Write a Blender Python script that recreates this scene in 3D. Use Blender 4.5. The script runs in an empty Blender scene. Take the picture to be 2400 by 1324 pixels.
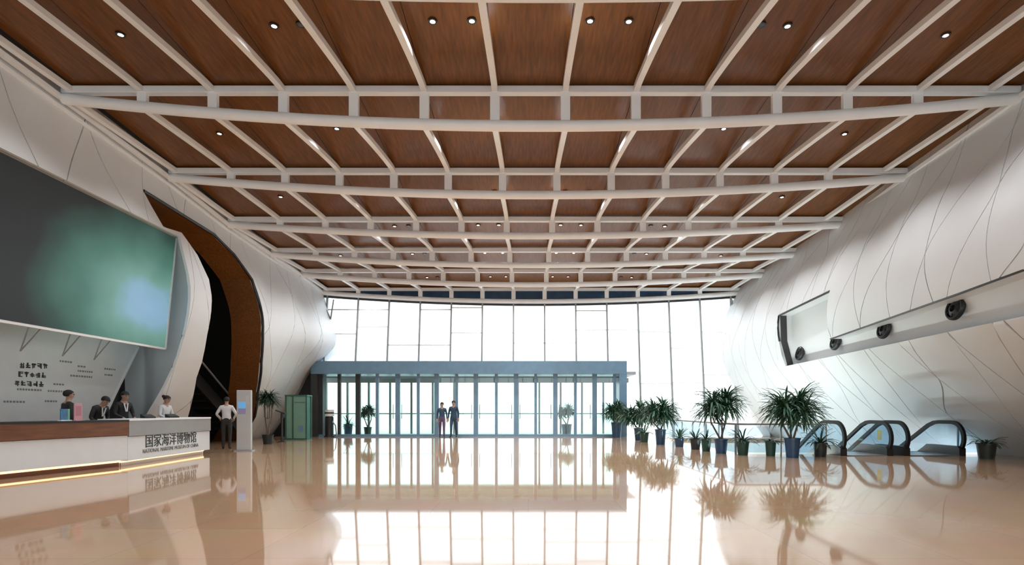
import bpy, bmesh, math, random
from mathutils import Vector, Matrix
random.seed(7)
R = math.radians
S = bpy.context.scene
COL = S.collection

# ------------------------------------------------------------------ camera
F = 1333.333; VX = 1238.0; VY = 962.0; CH = 1.25
cam = bpy.data.cameras.new('camera'); cam_o = bpy.data.objects.new('camera', cam); COL.objects.link(cam_o)
cam.lens = 20; cam.sensor_width = 36; cam.sensor_fit = 'HORIZONTAL'
cam.shift_x = (1200 - VX) / 2400; cam.shift_y = (VY - 662) / 2400
cam.clip_end = 500
cam_o.location = (0, 0, CH); cam_o.rotation_euler = (R(90), 0, 0)
S.camera = cam_o

# ------------------------------------------------------------------ sky and exposure
W = bpy.data.worlds.new('overcast_sky'); S.world = W; W.use_nodes = True
bg = W.node_tree.nodes['Background']
bg.inputs[0].default_value = (0.90, 0.96, 1.0, 1); bg.inputs[1].default_value = 2.6
S.view_settings.view_transform = 'Standard'; S.view_settings.look = 'None'
S.view_settings.exposure = 0.48; S.view_settings.gamma = 1.0; S.view_settings.use_curve_mapping = False
S.cycles.max_bounces = 6; S.cycles.diffuse_bounces = 4; S.cycles.glossy_bounces = 3; S.cycles.use_adaptive_sampling = True; S.cycles.adaptive_threshold = 0.06
S.cycles.transparent_max_bounces = 24; S.cycles.caustics_reflective = False; S.cycles.caustics_refractive = False
S.cycles.sample_clamp_indirect = 6.0
LAMP_W = 245.0          # every ceiling downlight

# ------------------------------------------------------------------ helpers
def at(px, py, Y):
    """a point of the hall seen at (px, py) of the 2400 x 1324 frame and standing at distance Y"""
    return Vector(((px - VX) / F * Y, Y, CH + (VY - py) / F * Y))
def Xat(px, Y): return (px - VX) / F * Y
def Zat(py, Y): return CH + (VY - py) / F * Y

MATS = {}
def mat(name, col, rough=0.5, metal=0.0, spec=0.5, var=0.0, vscale=3.0, bump=0.0, bscale=40.0, emit=None, estr=0.0, coat=0.0, ior=1.5, stretch=None):
    if name in MATS: return MATS[name]
    m = bpy.data.materials.new(name); m.use_nodes = True
    nt = m.node_tree; b = nt.nodes['Principled BSDF']
    b.inputs['Base Color'].default_value = (*col, 1); b.inputs['Roughness'].default_value = rough
    b.inputs['Metallic'].default_value = metal; b.inputs['Specular IOR Level'].default_value = spec
    b.inputs['IOR'].default_value = ior
    if coat: b.inputs['Coat Weight'].default_value = coat; b.inputs['Coat Roughness'].default_value = 0.05
    tc = None
    if var or bump:
        tc = nt.nodes.new('ShaderNodeTexCoord')
        mp = nt.nodes.new('ShaderNodeMapping'); nt.links.new(tc.outputs['Object'], mp.inputs[0])
        if stretch: mp.inputs['Scale'].default_value = stretch
    if var:
        n = nt.nodes.new('ShaderNodeTexNoise'); n.inputs['Scale'].default_value = vscale; n.inputs['Detail'].default_value = 5
        nt.links.new(mp.outputs[0], n.inputs['Vector'])
        r = nt.nodes.new('ShaderNodeValToRGB')
        r.color_ramp.elements[0].position = 0.3; r.color_ramp.elements[1].position = 0.7
        r.color_ramp.elements[0].color = (*[c * (1 - var) for c in col], 1)
        r.color_ramp.elements[1].color = (*[min(1, c * (1 + var)) for c in col], 1)
        nt.links.new(n.outputs['Fac'], r.inputs[0]); nt.links.new(r.outputs[0], b.inputs['Base Color'])
    if bump:
        n2 = nt.nodes.new('ShaderNodeTexNoise'); n2.inputs['Scale'].default_value = bscale
        nt.links.new(mp.outputs[0], n2.inputs['Vector'])
        bp = nt.nodes.new('ShaderNodeBump'); bp.inputs['Strength'].default_value = bump; bp.inputs['Distance'].default_value = 0.01
        nt.links.new(n2.outputs['Fac'], bp.inputs['Height']); nt.links.new(bp.outputs[0], b.inputs['Normal'])
    if emit:
        b.inputs['Emission Color'].default_value = (*emit, 1); b.inputs['Emission Strength'].default_value = estr
    MATS[name] = m; return m

def glass(name, col, gloss=0.12, rough=0.02, frost=0.0):
    """thin architectural glass: clear transmission, a film of reflection, optional frosting"""
    if name in MATS: return MATS[name]
    m = bpy.data.materials.new(name); m.use_nodes = True; nt = m.node_tree; nt.nodes.clear()
    o = nt.nodes.new('ShaderNodeOutputMaterial')
    t = nt.nodes.new('ShaderNodeBsdfTransparent'); t.inputs[0].default_value = (*col, 1)
    g = nt.nodes.new('ShaderNodeBsdfGlossy'); g.inputs['Roughness'].default_value = rough
    fr = nt.nodes.new('ShaderNodeLayerWeight'); fr.inputs[0].default_value = gloss
    mx = nt.nodes.new('ShaderNodeMixShader')
    fr.inputs[0].default_value = 0.5
    pw_ = nt.nodes.new('ShaderNodeMath'); pw_.operation = 'POWER'; pw_.inputs[1].default_value = 4.0; nt.links.new(fr.outputs['Facing'], pw_.inputs[0])
    ma_ = nt.nodes.new('ShaderNodeMath'); ma_.operation = 'MULTIPLY_ADD'; ma_.inputs[1].default_value = 0.45; ma_.inputs[2].default_value = gloss * 0.35
    nt.links.new(pw_.outputs[0], ma_.inputs[0]); nt.links.new(ma_.outputs[0], mx.inputs[0])
    if frost:
        tl = nt.nodes.new('ShaderNodeBsdfTranslucent'); tl.inputs[0].default_value = (*col, 1)
        m2 = nt.nodes.new('ShaderNodeMixShader'); m2.inputs[0].default_value = frost
        nt.links.new(t.outputs[0], m2.inputs[1]); nt.links.new(tl.outputs[0], m2.inputs[2])
        nt.links.new(m2.outputs[0], mx.inputs[1])
    else:
        nt.links.new(t.outputs[0], mx.inputs[1])
    nt.links.new(g.outputs[0], mx.inputs[2]); nt.links.new(mx.outputs[0], o.inputs[0])
    MATS[name] = m; return m

class MB:
    """collects shapes; build() links them as one mesh object"""
    def __init__(s): s.v = []; s.f = []; s.mi = []
    def add(s, vs, fs, mi=0):
        o = len(s.v); s.v += [tuple(v) for v in vs]; s.f += [tuple(i + o for i in f) for f in fs]; s.mi += [mi] * len(fs); return s
    def box(s, x0, x1, y0, y1, z0, z1, mi=0):
        v = [(x, y, z) for z in (z0, z1) for y in (y0, y1) for x in (x0, x1)]
        return s.add(v, [(0, 2, 3, 1), (4, 5, 7, 6), (0, 1, 5, 4), (2, 6, 7, 3), (0, 4, 6, 2), (1, 3, 7, 5)], mi)
    def prism(s, poly, ax, a, b, mi=0):
        """poly of 2-D points swept along axis ax (0 x, 1 y, 2 z) from a to b"""
        def P(p, t): return (t, p[0], p[1]) if ax == 0 else (p[0], t, p[1]) if ax == 1 else (p[0], p[1], t)
        n = len(poly); v = [P(p, a) for p in poly] + [P(p, b) for p in poly]
        f = [tuple(range(n))[::-1], tuple(range(n, 2 * n))] + [(i, (i + 1) % n, n + (i + 1) % n, n + i) for i in range(n)]
        return s.add(v, f, mi)
    def sweep(s, path, w, h, up=Vector((0, 0, 1)), mi=0):
        """rectangular bar w (sideways) x h (along up) following a path"""
        path = [Vector(p) for p in path]; n = len(path); v = []
        for i, p in enumerate(path):
            d = (path[min(i + 1, n - 1)] - path[max(i - 1, 0)]).normalized()
            sd = d.cross(up)
            if sd.length < 1e-4: sd = d.cross(Vector((0, 1, 0)))
            sd.normalize(); u = sd.cross(d).normalized()
            for a, b in ((-1, -1), (1, -1), (1, 1), (-1, 1)): v.append(p + sd * (a * w / 2) + u * (b * h / 2))
        f = [(0, 1, 2, 3), tuple(4 * (n - 1) + k for k in (3, 2, 1, 0))]
        for i in range(n - 1):
            for k in range(4): f.append((4 * i + k, 4 * i + 4 + k, 4 * i + 4 + (k + 1) % 4, 4 * i + (k + 1) % 4))
        return s.add(v, f, mi)
    def tube(s, path, rad, seg=8, mi=0):
        path = [Vector(p) for p in path]; n = len(path); v = []
        rr = rad if isinstance(rad, (list, tuple)) else [rad] * n
        ref = Vector((0, 0, 1))
        for i, p in enumerate(path):
            d = (path[min(i + 1, n - 1)] - path[max(i - 1, 0)]).normalized()
            a = d.cross(ref)
            if a.length < 0.05: a = d.cross(Vector((1, 0, 0)))
            a.normalize(); b = d.cross(a)
            for k in range(seg):
                t = 2 * math.pi * k / seg; v.append(p + (a * math.cos(t) + b * math.sin(t)) * rr[i])
        f = [tuple(range(seg)), tuple(range((n - 1) * seg, n * seg))[::-1]]
        for i in range(n - 1):
            for k in range(seg): f.append((i * seg + k, i * seg + seg + k, i * seg + seg + (k + 1) % seg, i * seg + (k + 1) % seg))
        return s.add(v, f, mi)
    def lathe(s, prof, c=(0, 0, 0), seg=20, mi=0):
        v = []; n = len(prof)
        for r, z in prof:
            for k in range(seg):
                t = 2 * math.pi * k / seg; v.append((c[0] + r * math.cos(t), c[1] + r * math.sin(t), c[2] + z))
        f = [tuple(range(seg))[::-1], tuple(range((n - 1) * seg, n * seg))]
        for i in range(n - 1):
            for k in range(seg): f.append((i * seg + k, i * seg + (k + 1) % seg, (i + 1) * seg + (k + 1) % seg, (i + 1) * seg + k))
        return s.add(v, f, mi)
    def grid(s, fn, nu, nv, mi=0):
        v = [fn(i / nu, j / nv) for j in range(nv + 1) for i in range(nu + 1)]
        f = [(j * (nu + 1) + i, j * (nu + 1) + i + 1, (j + 1) * (nu + 1) + i + 1, (j + 1) * (nu + 1) + i) for j in range(nv) for i in range(nu)]
        return s.add(v, f, mi)
    def build(s, name, m, parent=None, smooth=False, loc=None, label=None, kind=None, bevel=0):
        me = bpy.data.meshes.new(name); me.from_pydata(s.v, [], s.f)
        for x in (m if isinstance(m, (list, tuple)) else [m]): me.materials.append(x)
        for p, i in zip(me.polygons, s.mi): p.material_index = i
        bm = bmesh.new(); bm.from_mesh(me); bmesh.ops.recalc_face_normals(bm, faces=bm.faces); bm.to_mesh(me); bm.free()
        if smooth:
            for p in me.polygons: p.use_smooth = True
            me.set_sharp_from_angle(angle=R(40))
        return link(name, me, parent, loc, label, kind, bevel)

def link(name, me, parent=None, loc=None, label=None, kind=None, bevel=0):
    o = bpy.data.objects.new(name, me); COL.objects.link(o)
    if parent: o.parent = parent
    if loc is not None: o.location = loc
    if label: o['label'] = label
    if kind: o['kind'] = kind
    if bevel:
        b = o.modifiers.new('edge', 'BEVEL'); b.width = bevel; b.segments = 2; b.limit_method = 'ANGLE'
    return o
def tag(o, label, cat=None, group=None, kind=None):
    o['label'] = label
    if cat: o['category'] = cat
    if group: o['group'] = group
    if kind: o['kind'] = kind
    return o
def thing(name, label, cat, loc=(0, 0, 0), rz=0.0, group=None, kind=None):
    o = bpy.data.objects.new(name, None); COL.objects.link(o); o.empty_display_size = 0.2
    o.location = loc; o.rotation_euler = (0, 0, rz)
    return tag(o, label, cat, group, kind)
def box(name, m, parent, x0, x1, y0, y1, z0, z1, **k): return MB().box(x0, x1, y0, y1, z0, z1).build(name, m, parent, **k)
def interp(tab, x):
    if x <= tab[0][0]: return tab[0][1]
    for (a, fa), (b, fb) in zip(tab, tab[1:]):
        if x <= b:
            t = (x - a) / (b - a); return fa + (fb - fa) * t
    return tab[-1][1]
def smooth_tab(tab, n=120):
    """Catmull-Rom resampling of a table so that lofted walls curve softly"""
    out = []
    xs = [t[0] for t in tab]; ys = [t[1] for t in tab]; m = []
    for i in range(len(tab)):
        a = max(i - 1, 0); b = min(i + 1, len(tab) - 1); m.append((ys[b] - ys[a]) / (xs[b] - xs[a]))
    for k in range(n + 1):
        x = xs[0] + (xs[-1] - xs[0]) * k / n
        i = max(j for j in range(len(xs) - 1) if xs[j] <= x + 1e-9)
        h = xs[i + 1] - xs[i]; t = (x - xs[i]) / h
        y = (2*t**3-3*t**2+1)*ys[i] + (t**3-2*t**2+t)*h*m[i] + (-2*t**3+3*t**2)*ys[i+1] + (t**3-t**2)*h*m[i+1]
        out.append((x, y))
    return out
def inside(poly, x, y):
    c = False; n = len(poly)
    for i in range(n):
        (x1, y1), (x2, y2) = poly[i], poly[(i + 1) % n]
        if (y1 > y) != (y2 > y) and x < (x2 - x1) * (y - y1) / (y2 - y1) + x1: c = not c
    return c

# ------------------------------------------------------------------ materials
M_white = mat('white_wall_panel', (0.72, 0.745, 0.765), 0.42, var=0.03, vscale=0.6)
M_deskw = mat('white_desk_panel', (0.72, 0.745, 0.77), 0.35, var=0.03)
M_joint = mat('dark_panel_joint', (0.07, 0.07, 0.07), 0.8, var=0.1)
M_steelw = mat('white_painted_steel', (0.88, 0.90, 0.915), 0.38, var=0.03, vscale=2)
M_wood = mat('ceiling_wood', (0.158, 0.058, 0.012), 0.34, spec=0.3, var=0.30, vscale=2.2, bump=0.06, bscale=12, stretch=(9, 0.7, 9))
M_wood2 = mat('desk_wood', (0.16, 0.06, 0.024), 0.35, var=0.25, vscale=2.0, stretch=(6, 0.6, 9))
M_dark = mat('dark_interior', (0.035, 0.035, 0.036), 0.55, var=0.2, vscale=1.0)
M_black = mat('black_trim', (0.012, 0.012, 0.013), 0.4, var=0.1)
M_grey = mat('grey_lacquer', (0.30, 0.30, 0.30), 0.4, var=0.04)
M_lgrey = mat('light_grey_wall', (0.50, 0.50, 0.50), 0.5, var=0.04, vscale=1)
M_blue = mat('steel_blue_metal', (0.15, 0.27, 0.39), 0.35, var=0.08)
M_mull = mat('grey_mullion', (0.30, 0.31, 0.31), 0.4, metal=0.3, var=0.05)
M_clear = glass('clear_glass', (0.97, 0.985, 0.98), 0.10)
M_door_glass = glass('door_glass', (0.86, 0.95, 0.93), 0.12)
M_green_glass = glass('green_glass', (0.45, 0.70, 0.60), 0.16)
M_blue_glass = glass('blue_tinted_glass', (0.80, 0.89, 0.95), 0.14)
M_frost = glass('facade_glass', (0.97, 0.98, 0.98), 0.06, frost=0.30)
M_clere = mat('dark_blue_clerestory_glass', (0.012, 0.045, 0.10), 0.15, var=0.2)
M_leaf = mat('dark_green_leaf', (0.035, 0.10, 0.055), 0.42, var=0.35, vscale=6)
M_leaf2 = mat('deep_green_leaf', (0.018, 0.055, 0.032), 0.42, var=0.35, vscale=6)
M_bark = mat('grey_bark', (0.16, 0.13, 0.11), 0.8, var=0.3, vscale=20, bump=0.4)
M_pot_blue = mat('blue_ceramic', (0.022, 0.07, 0.15), 0.25, var=0.12, vscale=6)
M_pot_dark = mat('dark_plastic_pot', (0.02, 0.026, 0.025), 0.45, var=0.15, vscale=8)
M_pot_green = mat('green_plastic_pot', (0.02, 0.07, 0.05), 0.45, var=0.15, vscale=8)
M_soil = mat('soil', (0.03, 0.02, 0.015), 0.95, var=0.4, vscale=30)
M_rubber = mat('black_handrail_rubber', (0.007, 0.007, 0.008), 0.55, spec=0.2, var=0.1)
M_chrome = mat('brushed_steel', (0.45, 0.50, 0.55), 0.28, metal=0.9, var=0.06, vscale=8)
M_lamp = mat('lit_lamp_lens', (0.9, 0.8, 0.6), 0.3, var=0.02, emit=(1.0, 0.80, 0.55), estr=9.0)
M_lamp_off = mat('unlit_lamp_lens', (0.35, 0.36, 0.38), 0.3, var=0.05)
M_text = mat('black_lettering', (0.02, 0.02, 0.02), 0.5, var=0.05)
M_text2 = mat('grey_lettering', (0.22, 0.22, 0.22), 0.5, var=0.05)
M_pave = mat('pale_paving', (0.62, 0.63, 0.62), 0.7, var=0.06, vscale=0.5)

# polished stone floor: warm beige slabs under a clear gloss
def floor_mat():
    m = bpy.data.materials.new('polished_beige_stone'); m.use_nodes = True; nt = m.node_tree; b = nt.nodes['Principled BSDF']
    tc = nt.nodes.new('ShaderNodeTexCoord')
    br = nt.nodes.new('ShaderNodeTexBrick'); br.offset = 0.0
    br.inputs['Scale'].default_value = 1.0; br.inputs['Brick Width'].default_value = 1.2; br.inputs['Row Height'].default_value = 1.2
    br.inputs['Mortar Size'].default_value = 0.003
    br.inputs['Color1'].default_value = (0.52, 0.335, 0.205, 1); br.inputs['Color2'].default_value = (0.47, 0.30, 0.185, 1)
    br.inputs['Mortar'].default_value = (0.38, 0.235, 0.15, 1)
    nt.links.new(tc.outputs['Object'], br.inputs['Vector'])
    n = nt.nodes.new('ShaderNodeTexNoise'); n.inputs['Scale'].default_value = 1.3; n.inputs['Detail'].default_value = 6
    nt.links.new(tc.outputs['Object'], n.inputs['Vector'])
    mx = nt.nodes.new('ShaderNodeMix'); mx.data_type = 'RGBA'; mx.blend_type = 'MULTIPLY'; mx.inputs[0].default_value = 0.22
    nt.links.new(br.outputs['Color'], mx.inputs[6]); nt.links.new(n.outputs['Color'], mx.inputs[7])
    nt.links.new(mx.outputs[2], b.inputs['Base Color'])
    b.inputs['Roughness'].default_value = 0.045; b.inputs['IOR'].default_value = 2.1
    MATS['floor'] = m; return m
M_floor = floor_mat()

# ------------------------------------------------------------------ hall dimensions
TY = [8.7, 12.3, 15.95, 19.1, 22.3, 25.2, 27.9]               # truss stations
TT = [8.36, 8.16, 7.95, 7.66, 7.53, 7.43, 7.19]               # upper chord heights
TL = [7.62, 7.40, 7.29, 7.11, 6.94, 6.82, 6.60]               # lower chord heights at mid-span
RX = [-0.72 + 1.522 * i for i in range(-6, 8)]                # rib lines
XL, XR = -10.05, 10.6
GY = 28.0                                                     # glass front
def ceil_z(Y): return interp([(-8.0, 8.9)] + list(zip(TY, TT)), Y) + 0.12
def chord_z(k, x):
    c = 0.25; h = 10.3
    return TL[k] + (TT[k] - 0.17 - TL[k]) * min(1.0, ((x - c) / h) ** 2)

# wall sections: how far out the walls stand at each height
RTAB = smooth_tab([(-4.5, 13.6), (-2.0, 12.8), (0.0, 11.8), (1.3, 10.8), (3.0, 9.75), (4.5, 9.38), (6.0, 9.75), (7.0, 10.25), (8.0, 10.62), (9.6, 10.9)])
LTAB = smooth_tab([(-1.0, 12.3), (0.0, 11.7), (1.0, 11.0), (2.0, 10.4), (3.0, 9.95), (4.6, 9.62), (6.0, 9.85), (7.0, 10.08), (8.0, 10.15), (9.6, 10.2)])
def right_x(Y, z):
    x = interp(RTAB, z)
    if z < 3.0: x += max(0.0, (26 - Y)) * 0.16 * min(1.0, (3.0 - z) / 3.0)
    return x
def left_x(Y, z):
    x = interp(LTAB, z)
    if Y > 23: x -= 0.05 * (Y - 23) * math.exp(-((z - 4.8) / 1.2) ** 2)
    if Y > 22 and z < 4.7: t__ = min(1.0, (4.7 - z) / 2.0); x += 0.15 * (Y - 22) * t__ * t__ * (3 - 2 * t__)
    return -x
def hit(px, py, surf):
    """distance at which the sight line of a frame point meets a wall surface"""
    lo, hi = 4.0, 40.0; best = None; prev = None
    for i in range(721):
        Y = 4.0 + i * 0.05
        d = abs(Xat(px, Y)) - abs(surf(Y, Zat(py, Y)))
        if prev is not None and prev < 0 <= d: return Y
        prev = d
    return Y

# ================================================================== STRUCTURE
# ---- floor with the escalator well left open
WX0, WX1, WY0, WY1 = 5.95, 13.9, 16.25, 26.0
fl = MB()
for (x0, x1, y0, y1) in ((-17, WX0, -8, 29.2), (WX0, 18, -8, WY0), (WX0, 18, WY1, 29.2), (WX1, 18, WY0, WY1)):
    fl.box(x0, x1, y0, y1, -0.25, 0)
tag(fl.build('floor', M_floor), 'polished beige stone floor mirroring the glass front', 'floor', kind='structure')
M_wellw = mat('white_well_lining', (0.75, 0.77, 0.76), 0.5, var=0.03)
well = thing('wall_well', 'pale lining of the escalator well below floor level', 'wall', (0, 0, 0), kind='structure')
box('lining', M_wellw, well, WX0 - 0.1, WX0 - 0.002, WY0, WY1, -4.5, -0.26)
box('lining', M_wellw, well, WX0, WX1, WY1 + 0.002, WY1 + 0.1, -4.5, -0.26)
box('lining', M_wellw, well, WX0 - 0.1, 17, WY0, WY1, -4.6, -4.5)

wb = thing('wall_back', 'white wall behind the viewer, its tall glazed bay added to set the daylight', 'wall', kind='structure')  # unseen wall, added with its opening sized to limit daylight from behind
box('wall_panel', M_lgrey, wb, -17, -10.2, -8.2, -8.0, 0, 9.2); box('wall_panel', M_lgrey, wb, 10.6, 18, -8.2, -8.0, 0, 9.2); box('wall_panel', M_lgrey, wb, -10.2, 10.6, -8.2, -8.0, 6.0, 9.2)
for q in range(13): box('pane', M_clear, wb, -10.2 + 1.6 * q + 0.03, -10.2 + 1.6 * (q + 1) - 0.03, -8.12, -8.1, 0, 6.0); box('mullion', M_mull, wb, -10.2 + 1.6 * q - 0.03, -10.2 + 1.6 * q + 0.03, -8.16, -8.04, 0, 6.0)
ground = MB().box(-60, 60, 29.21, 160, -0.3, -0.03).build('ground_outside', M_pave)
tag(ground, 'pale paved forecourt outside the glass doors', 'paving', kind='structure')

# ---- panelled walls: leaf shaped panels between seams, each panel its own mesh
def cut_mesh(bm, polys):
    for poly in polys:
        xs = [p[0] for p in poly]; ys = [p[1] for p in poly]
        vx = [v.co.x for v in bm.verts]; vy = [v.co.y for v in bm.verts]
        if not vx or max(vx) < min(xs) or min(vx) > max(xs) or max(vy) < min(ys) or min(vy) > max(ys): continue
        n = len(poly)
        for i in range(n):
            a = Vector((*poly[i], 0)); b = Vector((*poly[(i + 1) % n], 0)); d = b - a
            if d.length < 1e-5: continue
            # only cut faces near this edge
            fs = [f for f in bm.faces if not (max(v.co.x for v in f.verts) < min(a.x, b.x) - 1e-4 or min(v.co.x for v in f.verts) > max(a.x, b.x) + 1e-4
                  or max(v.co.y for v in f.verts) < min(a.y, b.y) - 1e-4 or min(v.co.y for v in f.verts) > max(a.y, b.y) + 1e-4)]
            if not fs: continue
            geom = set(fs)
            for f in fs: geom.update(f.verts); geom.update(f.edges)
            bmesh.ops.bisect_plane(bm, geom=list(geom), plane_co=a, plane_no=Vector((-d.y, d.x, 0)).normalized(), dist=1e-5)
        dead = [f for f in bm.faces if inside(poly, f.calc_center_median().x, f.calc_center_median().y)]
        bmesh.ops.delete(bm, geom=dead, context='FACES')
def clip(bm, y0, y1, z0, z1):
    for co, no in (((y0, 0, 0), (-1, 0, 0)), ((y1, 0, 0), (1, 0, 0)), ((0, z0, 0), (0, -1, 0)), ((0, z1, 0), (0, 1, 0))):
        bmesh.ops.bisect_plane(bm, geom=bm.verts[:] + bm.edges[:] + bm.faces[:], plane_co=co, plane_no=no, clear_outer=True)
def wall_mesh(bm, surf, off, thick, sgn):
    for v in bm.verts:
        Y, z = v.co.x, v.co.y
        v.co = Vector((surf(Y, z) + sgn * off, Y, z))
    if thick:
        ed = [e for e in bm.edges if e.is_boundary]
        r = bmesh.ops.extrude_edge_only(bm, edges=ed)
        for v in [g for g in r['geom'] if isinstance(g, bmesh.types.BMVert)]: v.co.x += sgn * thick
    bmesh.ops.recalc_face_normals(bm, faces=bm.faces)
def panels(parent, surf, sgn, Y0, Y1, z0, z1, sp, lv, slant, cuts, seed, gap=0.022):
    rnd = random.Random(seed)
    nK = int((z1 - z0) / lv) + 4; nI = int((Y1 - Y0) / sp) + 14
    node = {}
    for k in range(nK):
        for p in range(-2, nI + 2):
            if (p + k) % 2 == 0:      # seams p and p+1 meet here
                z = z0 - lv * 1.2 + k * lv + rnd.uniform(-0.42, 0.42) * lv
                node[(p, k)] = (Y0 - 6 * sp + (p + 0.5) * sp + slant * (z - z0) + rnd.uniform(-0.36, 0.36) * sp, z)
    n = 0
    for i in range(0, nI):
        for k in range(0, nK - 2):
            if (i + k) % 2: continue
            ks = (i, k), (i - 1, k + 1), (i + 1, k + 1), (i, k + 2)
            if not all(q in node for q in ks): continue
            b, l, r, t = (node[q] for q in ks)
            NT, NU = 18, 3
            def side(m, tt):
                # soft bend through the middle node
                s = tt * 2
                if s <= 1: u = s * s * (3 - 2 * s) * 0.45 + s * 0.55; return (b[0] + (m[0] - b[0]) * u, b[1] + (m[1] - b[1]) * s)
                s -= 1; u = s * s * (3 - 2 * s) * 0.45 + s * 0.55; return (m[0] + (t[0] - m[0]) * u, m[1] + (t[1] - m[1]) * s)
            bm = bmesh.new(); rows = []
            for j in range(NT + 1):
                tt = 0.012 + 0.976 * j / NT
                A = side(l, tt); B = side(r, tt); w = max(1e-4, math.hypot(B[0] - A[0], B[1] - A[1])); e = min(0.47, gap / 2 / w)
                rows.append([bm.verts.new((A[0] + (B[0] - A[0]) * u, A[1] + (B[1] - A[1]) * u, 0)) for u in [e + (1 - 2 * e) * q / NU for q in range(NU + 1)]])
            for j in range(NT):
                for q in range(NU): bm.faces.new((rows[j][q], rows[j][q + 1], rows[j + 1][q + 1], rows[j + 1][q]))
            clip(bm, Y0, Y1, z0, z1)
            if bm.faces: cut_mesh(bm, cuts)
            if len(bm.faces) < 2 or sum(f.calc_area() for f in bm.faces) < 0.02: bm.free(); continue
            loose = [v for v in bm.verts if not v.link_faces]
            if loose: bmesh.ops.delete(bm, geom=loose, context='VERTS')
            wall_mesh(bm, surf, 0.0, 0.08, sgn)
            me = bpy.data.meshes.new('wall_panel'); bm.to_mesh(me); bm.free(); me.materials.append(M_white)
            for p in me.polygons: p.use_smooth = True
            me.set_sharp_from_angle(angle=R(35))
            link('wall_panel', me, parent); n += 1
    return n
def backing(parent, surf, sgn, Y0, Y1, z0, z1, cuts, name='backing'):
    bm = bmesh.new(); ny, nz = 48, 60
    vs = [[bm.verts.new((Y0 + (Y1 - Y0) * i / ny, z0 + (z1 - z0) * j / nz, 0)) for i in range(ny + 1)] for j in range(nz + 1)]
    for j in range(nz):
        for i in range(ny): bm.faces.new((vs[j][i], vs[j][i + 1], vs[j + 1][i + 1], vs[j + 1][i]))
    cut_mesh(bm, cuts)
    wall_mesh(bm, surf, 0.085, 0, sgn)
    me = bpy.data.meshes.new(name); bm.to_mesh(me); bm.free(); me.materials.append(M_joint)
    return link(name, me, parent)
def jamb(parent, name, poly, surf, sgn, depth, m, closed=True, start=-0.002):
    """lining of an opening: the outline carried outwards"""
    n = len(poly); mb = MB(); pts = []
    segs = []
    for i in range(n if closed else n - 1):
        a, b = poly[i], poly[(i + 1) % n]; c = max(1, int(math.hypot(b[0] - a[0], b[1] - a[1]) / 0.35))
        for q in range(c): segs.append((a[0] + (b[0] - a[0]) * q / c, a[1] + (b[1] - a[1]) * q / c))
    if not closed: segs.append(poly[-1])
    N = len(segs)
    for (Y, z) in segs:
        x = surf(Y, z); mb.v += [(x + sgn * start, Y, z), (x + sgn * depth, Y, z)]
    for i in range(N if closed else N - 1):
        j = (i + 1) % N; mb.f.append((2 * i, 2 * j, 2 * j + 1, 2 * i + 1)); mb.mi.append(0)
    return mb.build(name, m, parent)
def edge_tube(parent, name, poly, surf, sgn, r, m, off=0.0):
    pts = []
    for a, b in zip(poly, poly[1:]):
        c = max(1, int(math.hypot(b[0] - a[0], b[1] - a[1]) / 0.2))
        for q in range(c): Y = a[0] + (b[0] - a[0]) * q / c; z = a[1] + (b[1] - a[1]) * q / c; pts.append((surf(Y, z) + sgn * off, Y, z))
    Y, z = poly[-1]; pts.append((surf(Y, z) + sgn * off, Y, z))
    return MB().tube(pts, r, 6).build(name, m, parent, smooth=True)

# right wall
def rp(px, py):
    Y = hit(px, py, right_x); return (Y, Zat(py, Y))
slot = [rp(1842, 858), rp(1826, 800), rp(1824, 740), rp(1945, 682), rp(1946, 794), rp(2240, 690), rp(2400, 632)]
eY, eZ = slot[-1]; fY, fZ = slot[-2]
t_ = (4.0 - eY) / (fY - eY); slot.append((4.0, eZ + (fZ - eZ) * t_ * 0.6))
lo1 = rp(2400, 741); slot.append((4.0, lo1[1] + 0.1)); slot.append(lo1); slot.append(rp(2120, 800))
wr = thing('wall_right', 'tall white panelled wall bulging over the escalators', 'wall', kind='structure')
panels(wr, right_x, 1, 4.2, GY + 0.6, -4.4, 8.75, 0.74, 2.6, -0.22, [slot], 11, gap=0.03)
backing(wr, right_x, 1, 4.2, GY + 0.6, -4.4, 8.75, [slot])
jamb(wr, 'slot_lining', slot, right_x, 1, 0.52, M_white)
edge_tube(wr, 'slot_edge', slot[1:4], right_x, 1, 0.035, M_black, 0.02)
edge_tube(wr, 'slot_edge', slot[4:7], right_x, 1, 0.03, M_black, 0.02)
sb = MB()
def slot_back(u, v):
    Y = 4.0 + 19.0 * u; z = 2.5 + 2.9 * v
    return (right_x(Y, z) + 0.5, Y, z)
sb.grid(slot_back, 40, 16).build('slot_back', M_white, wr, smooth=True)
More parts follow.
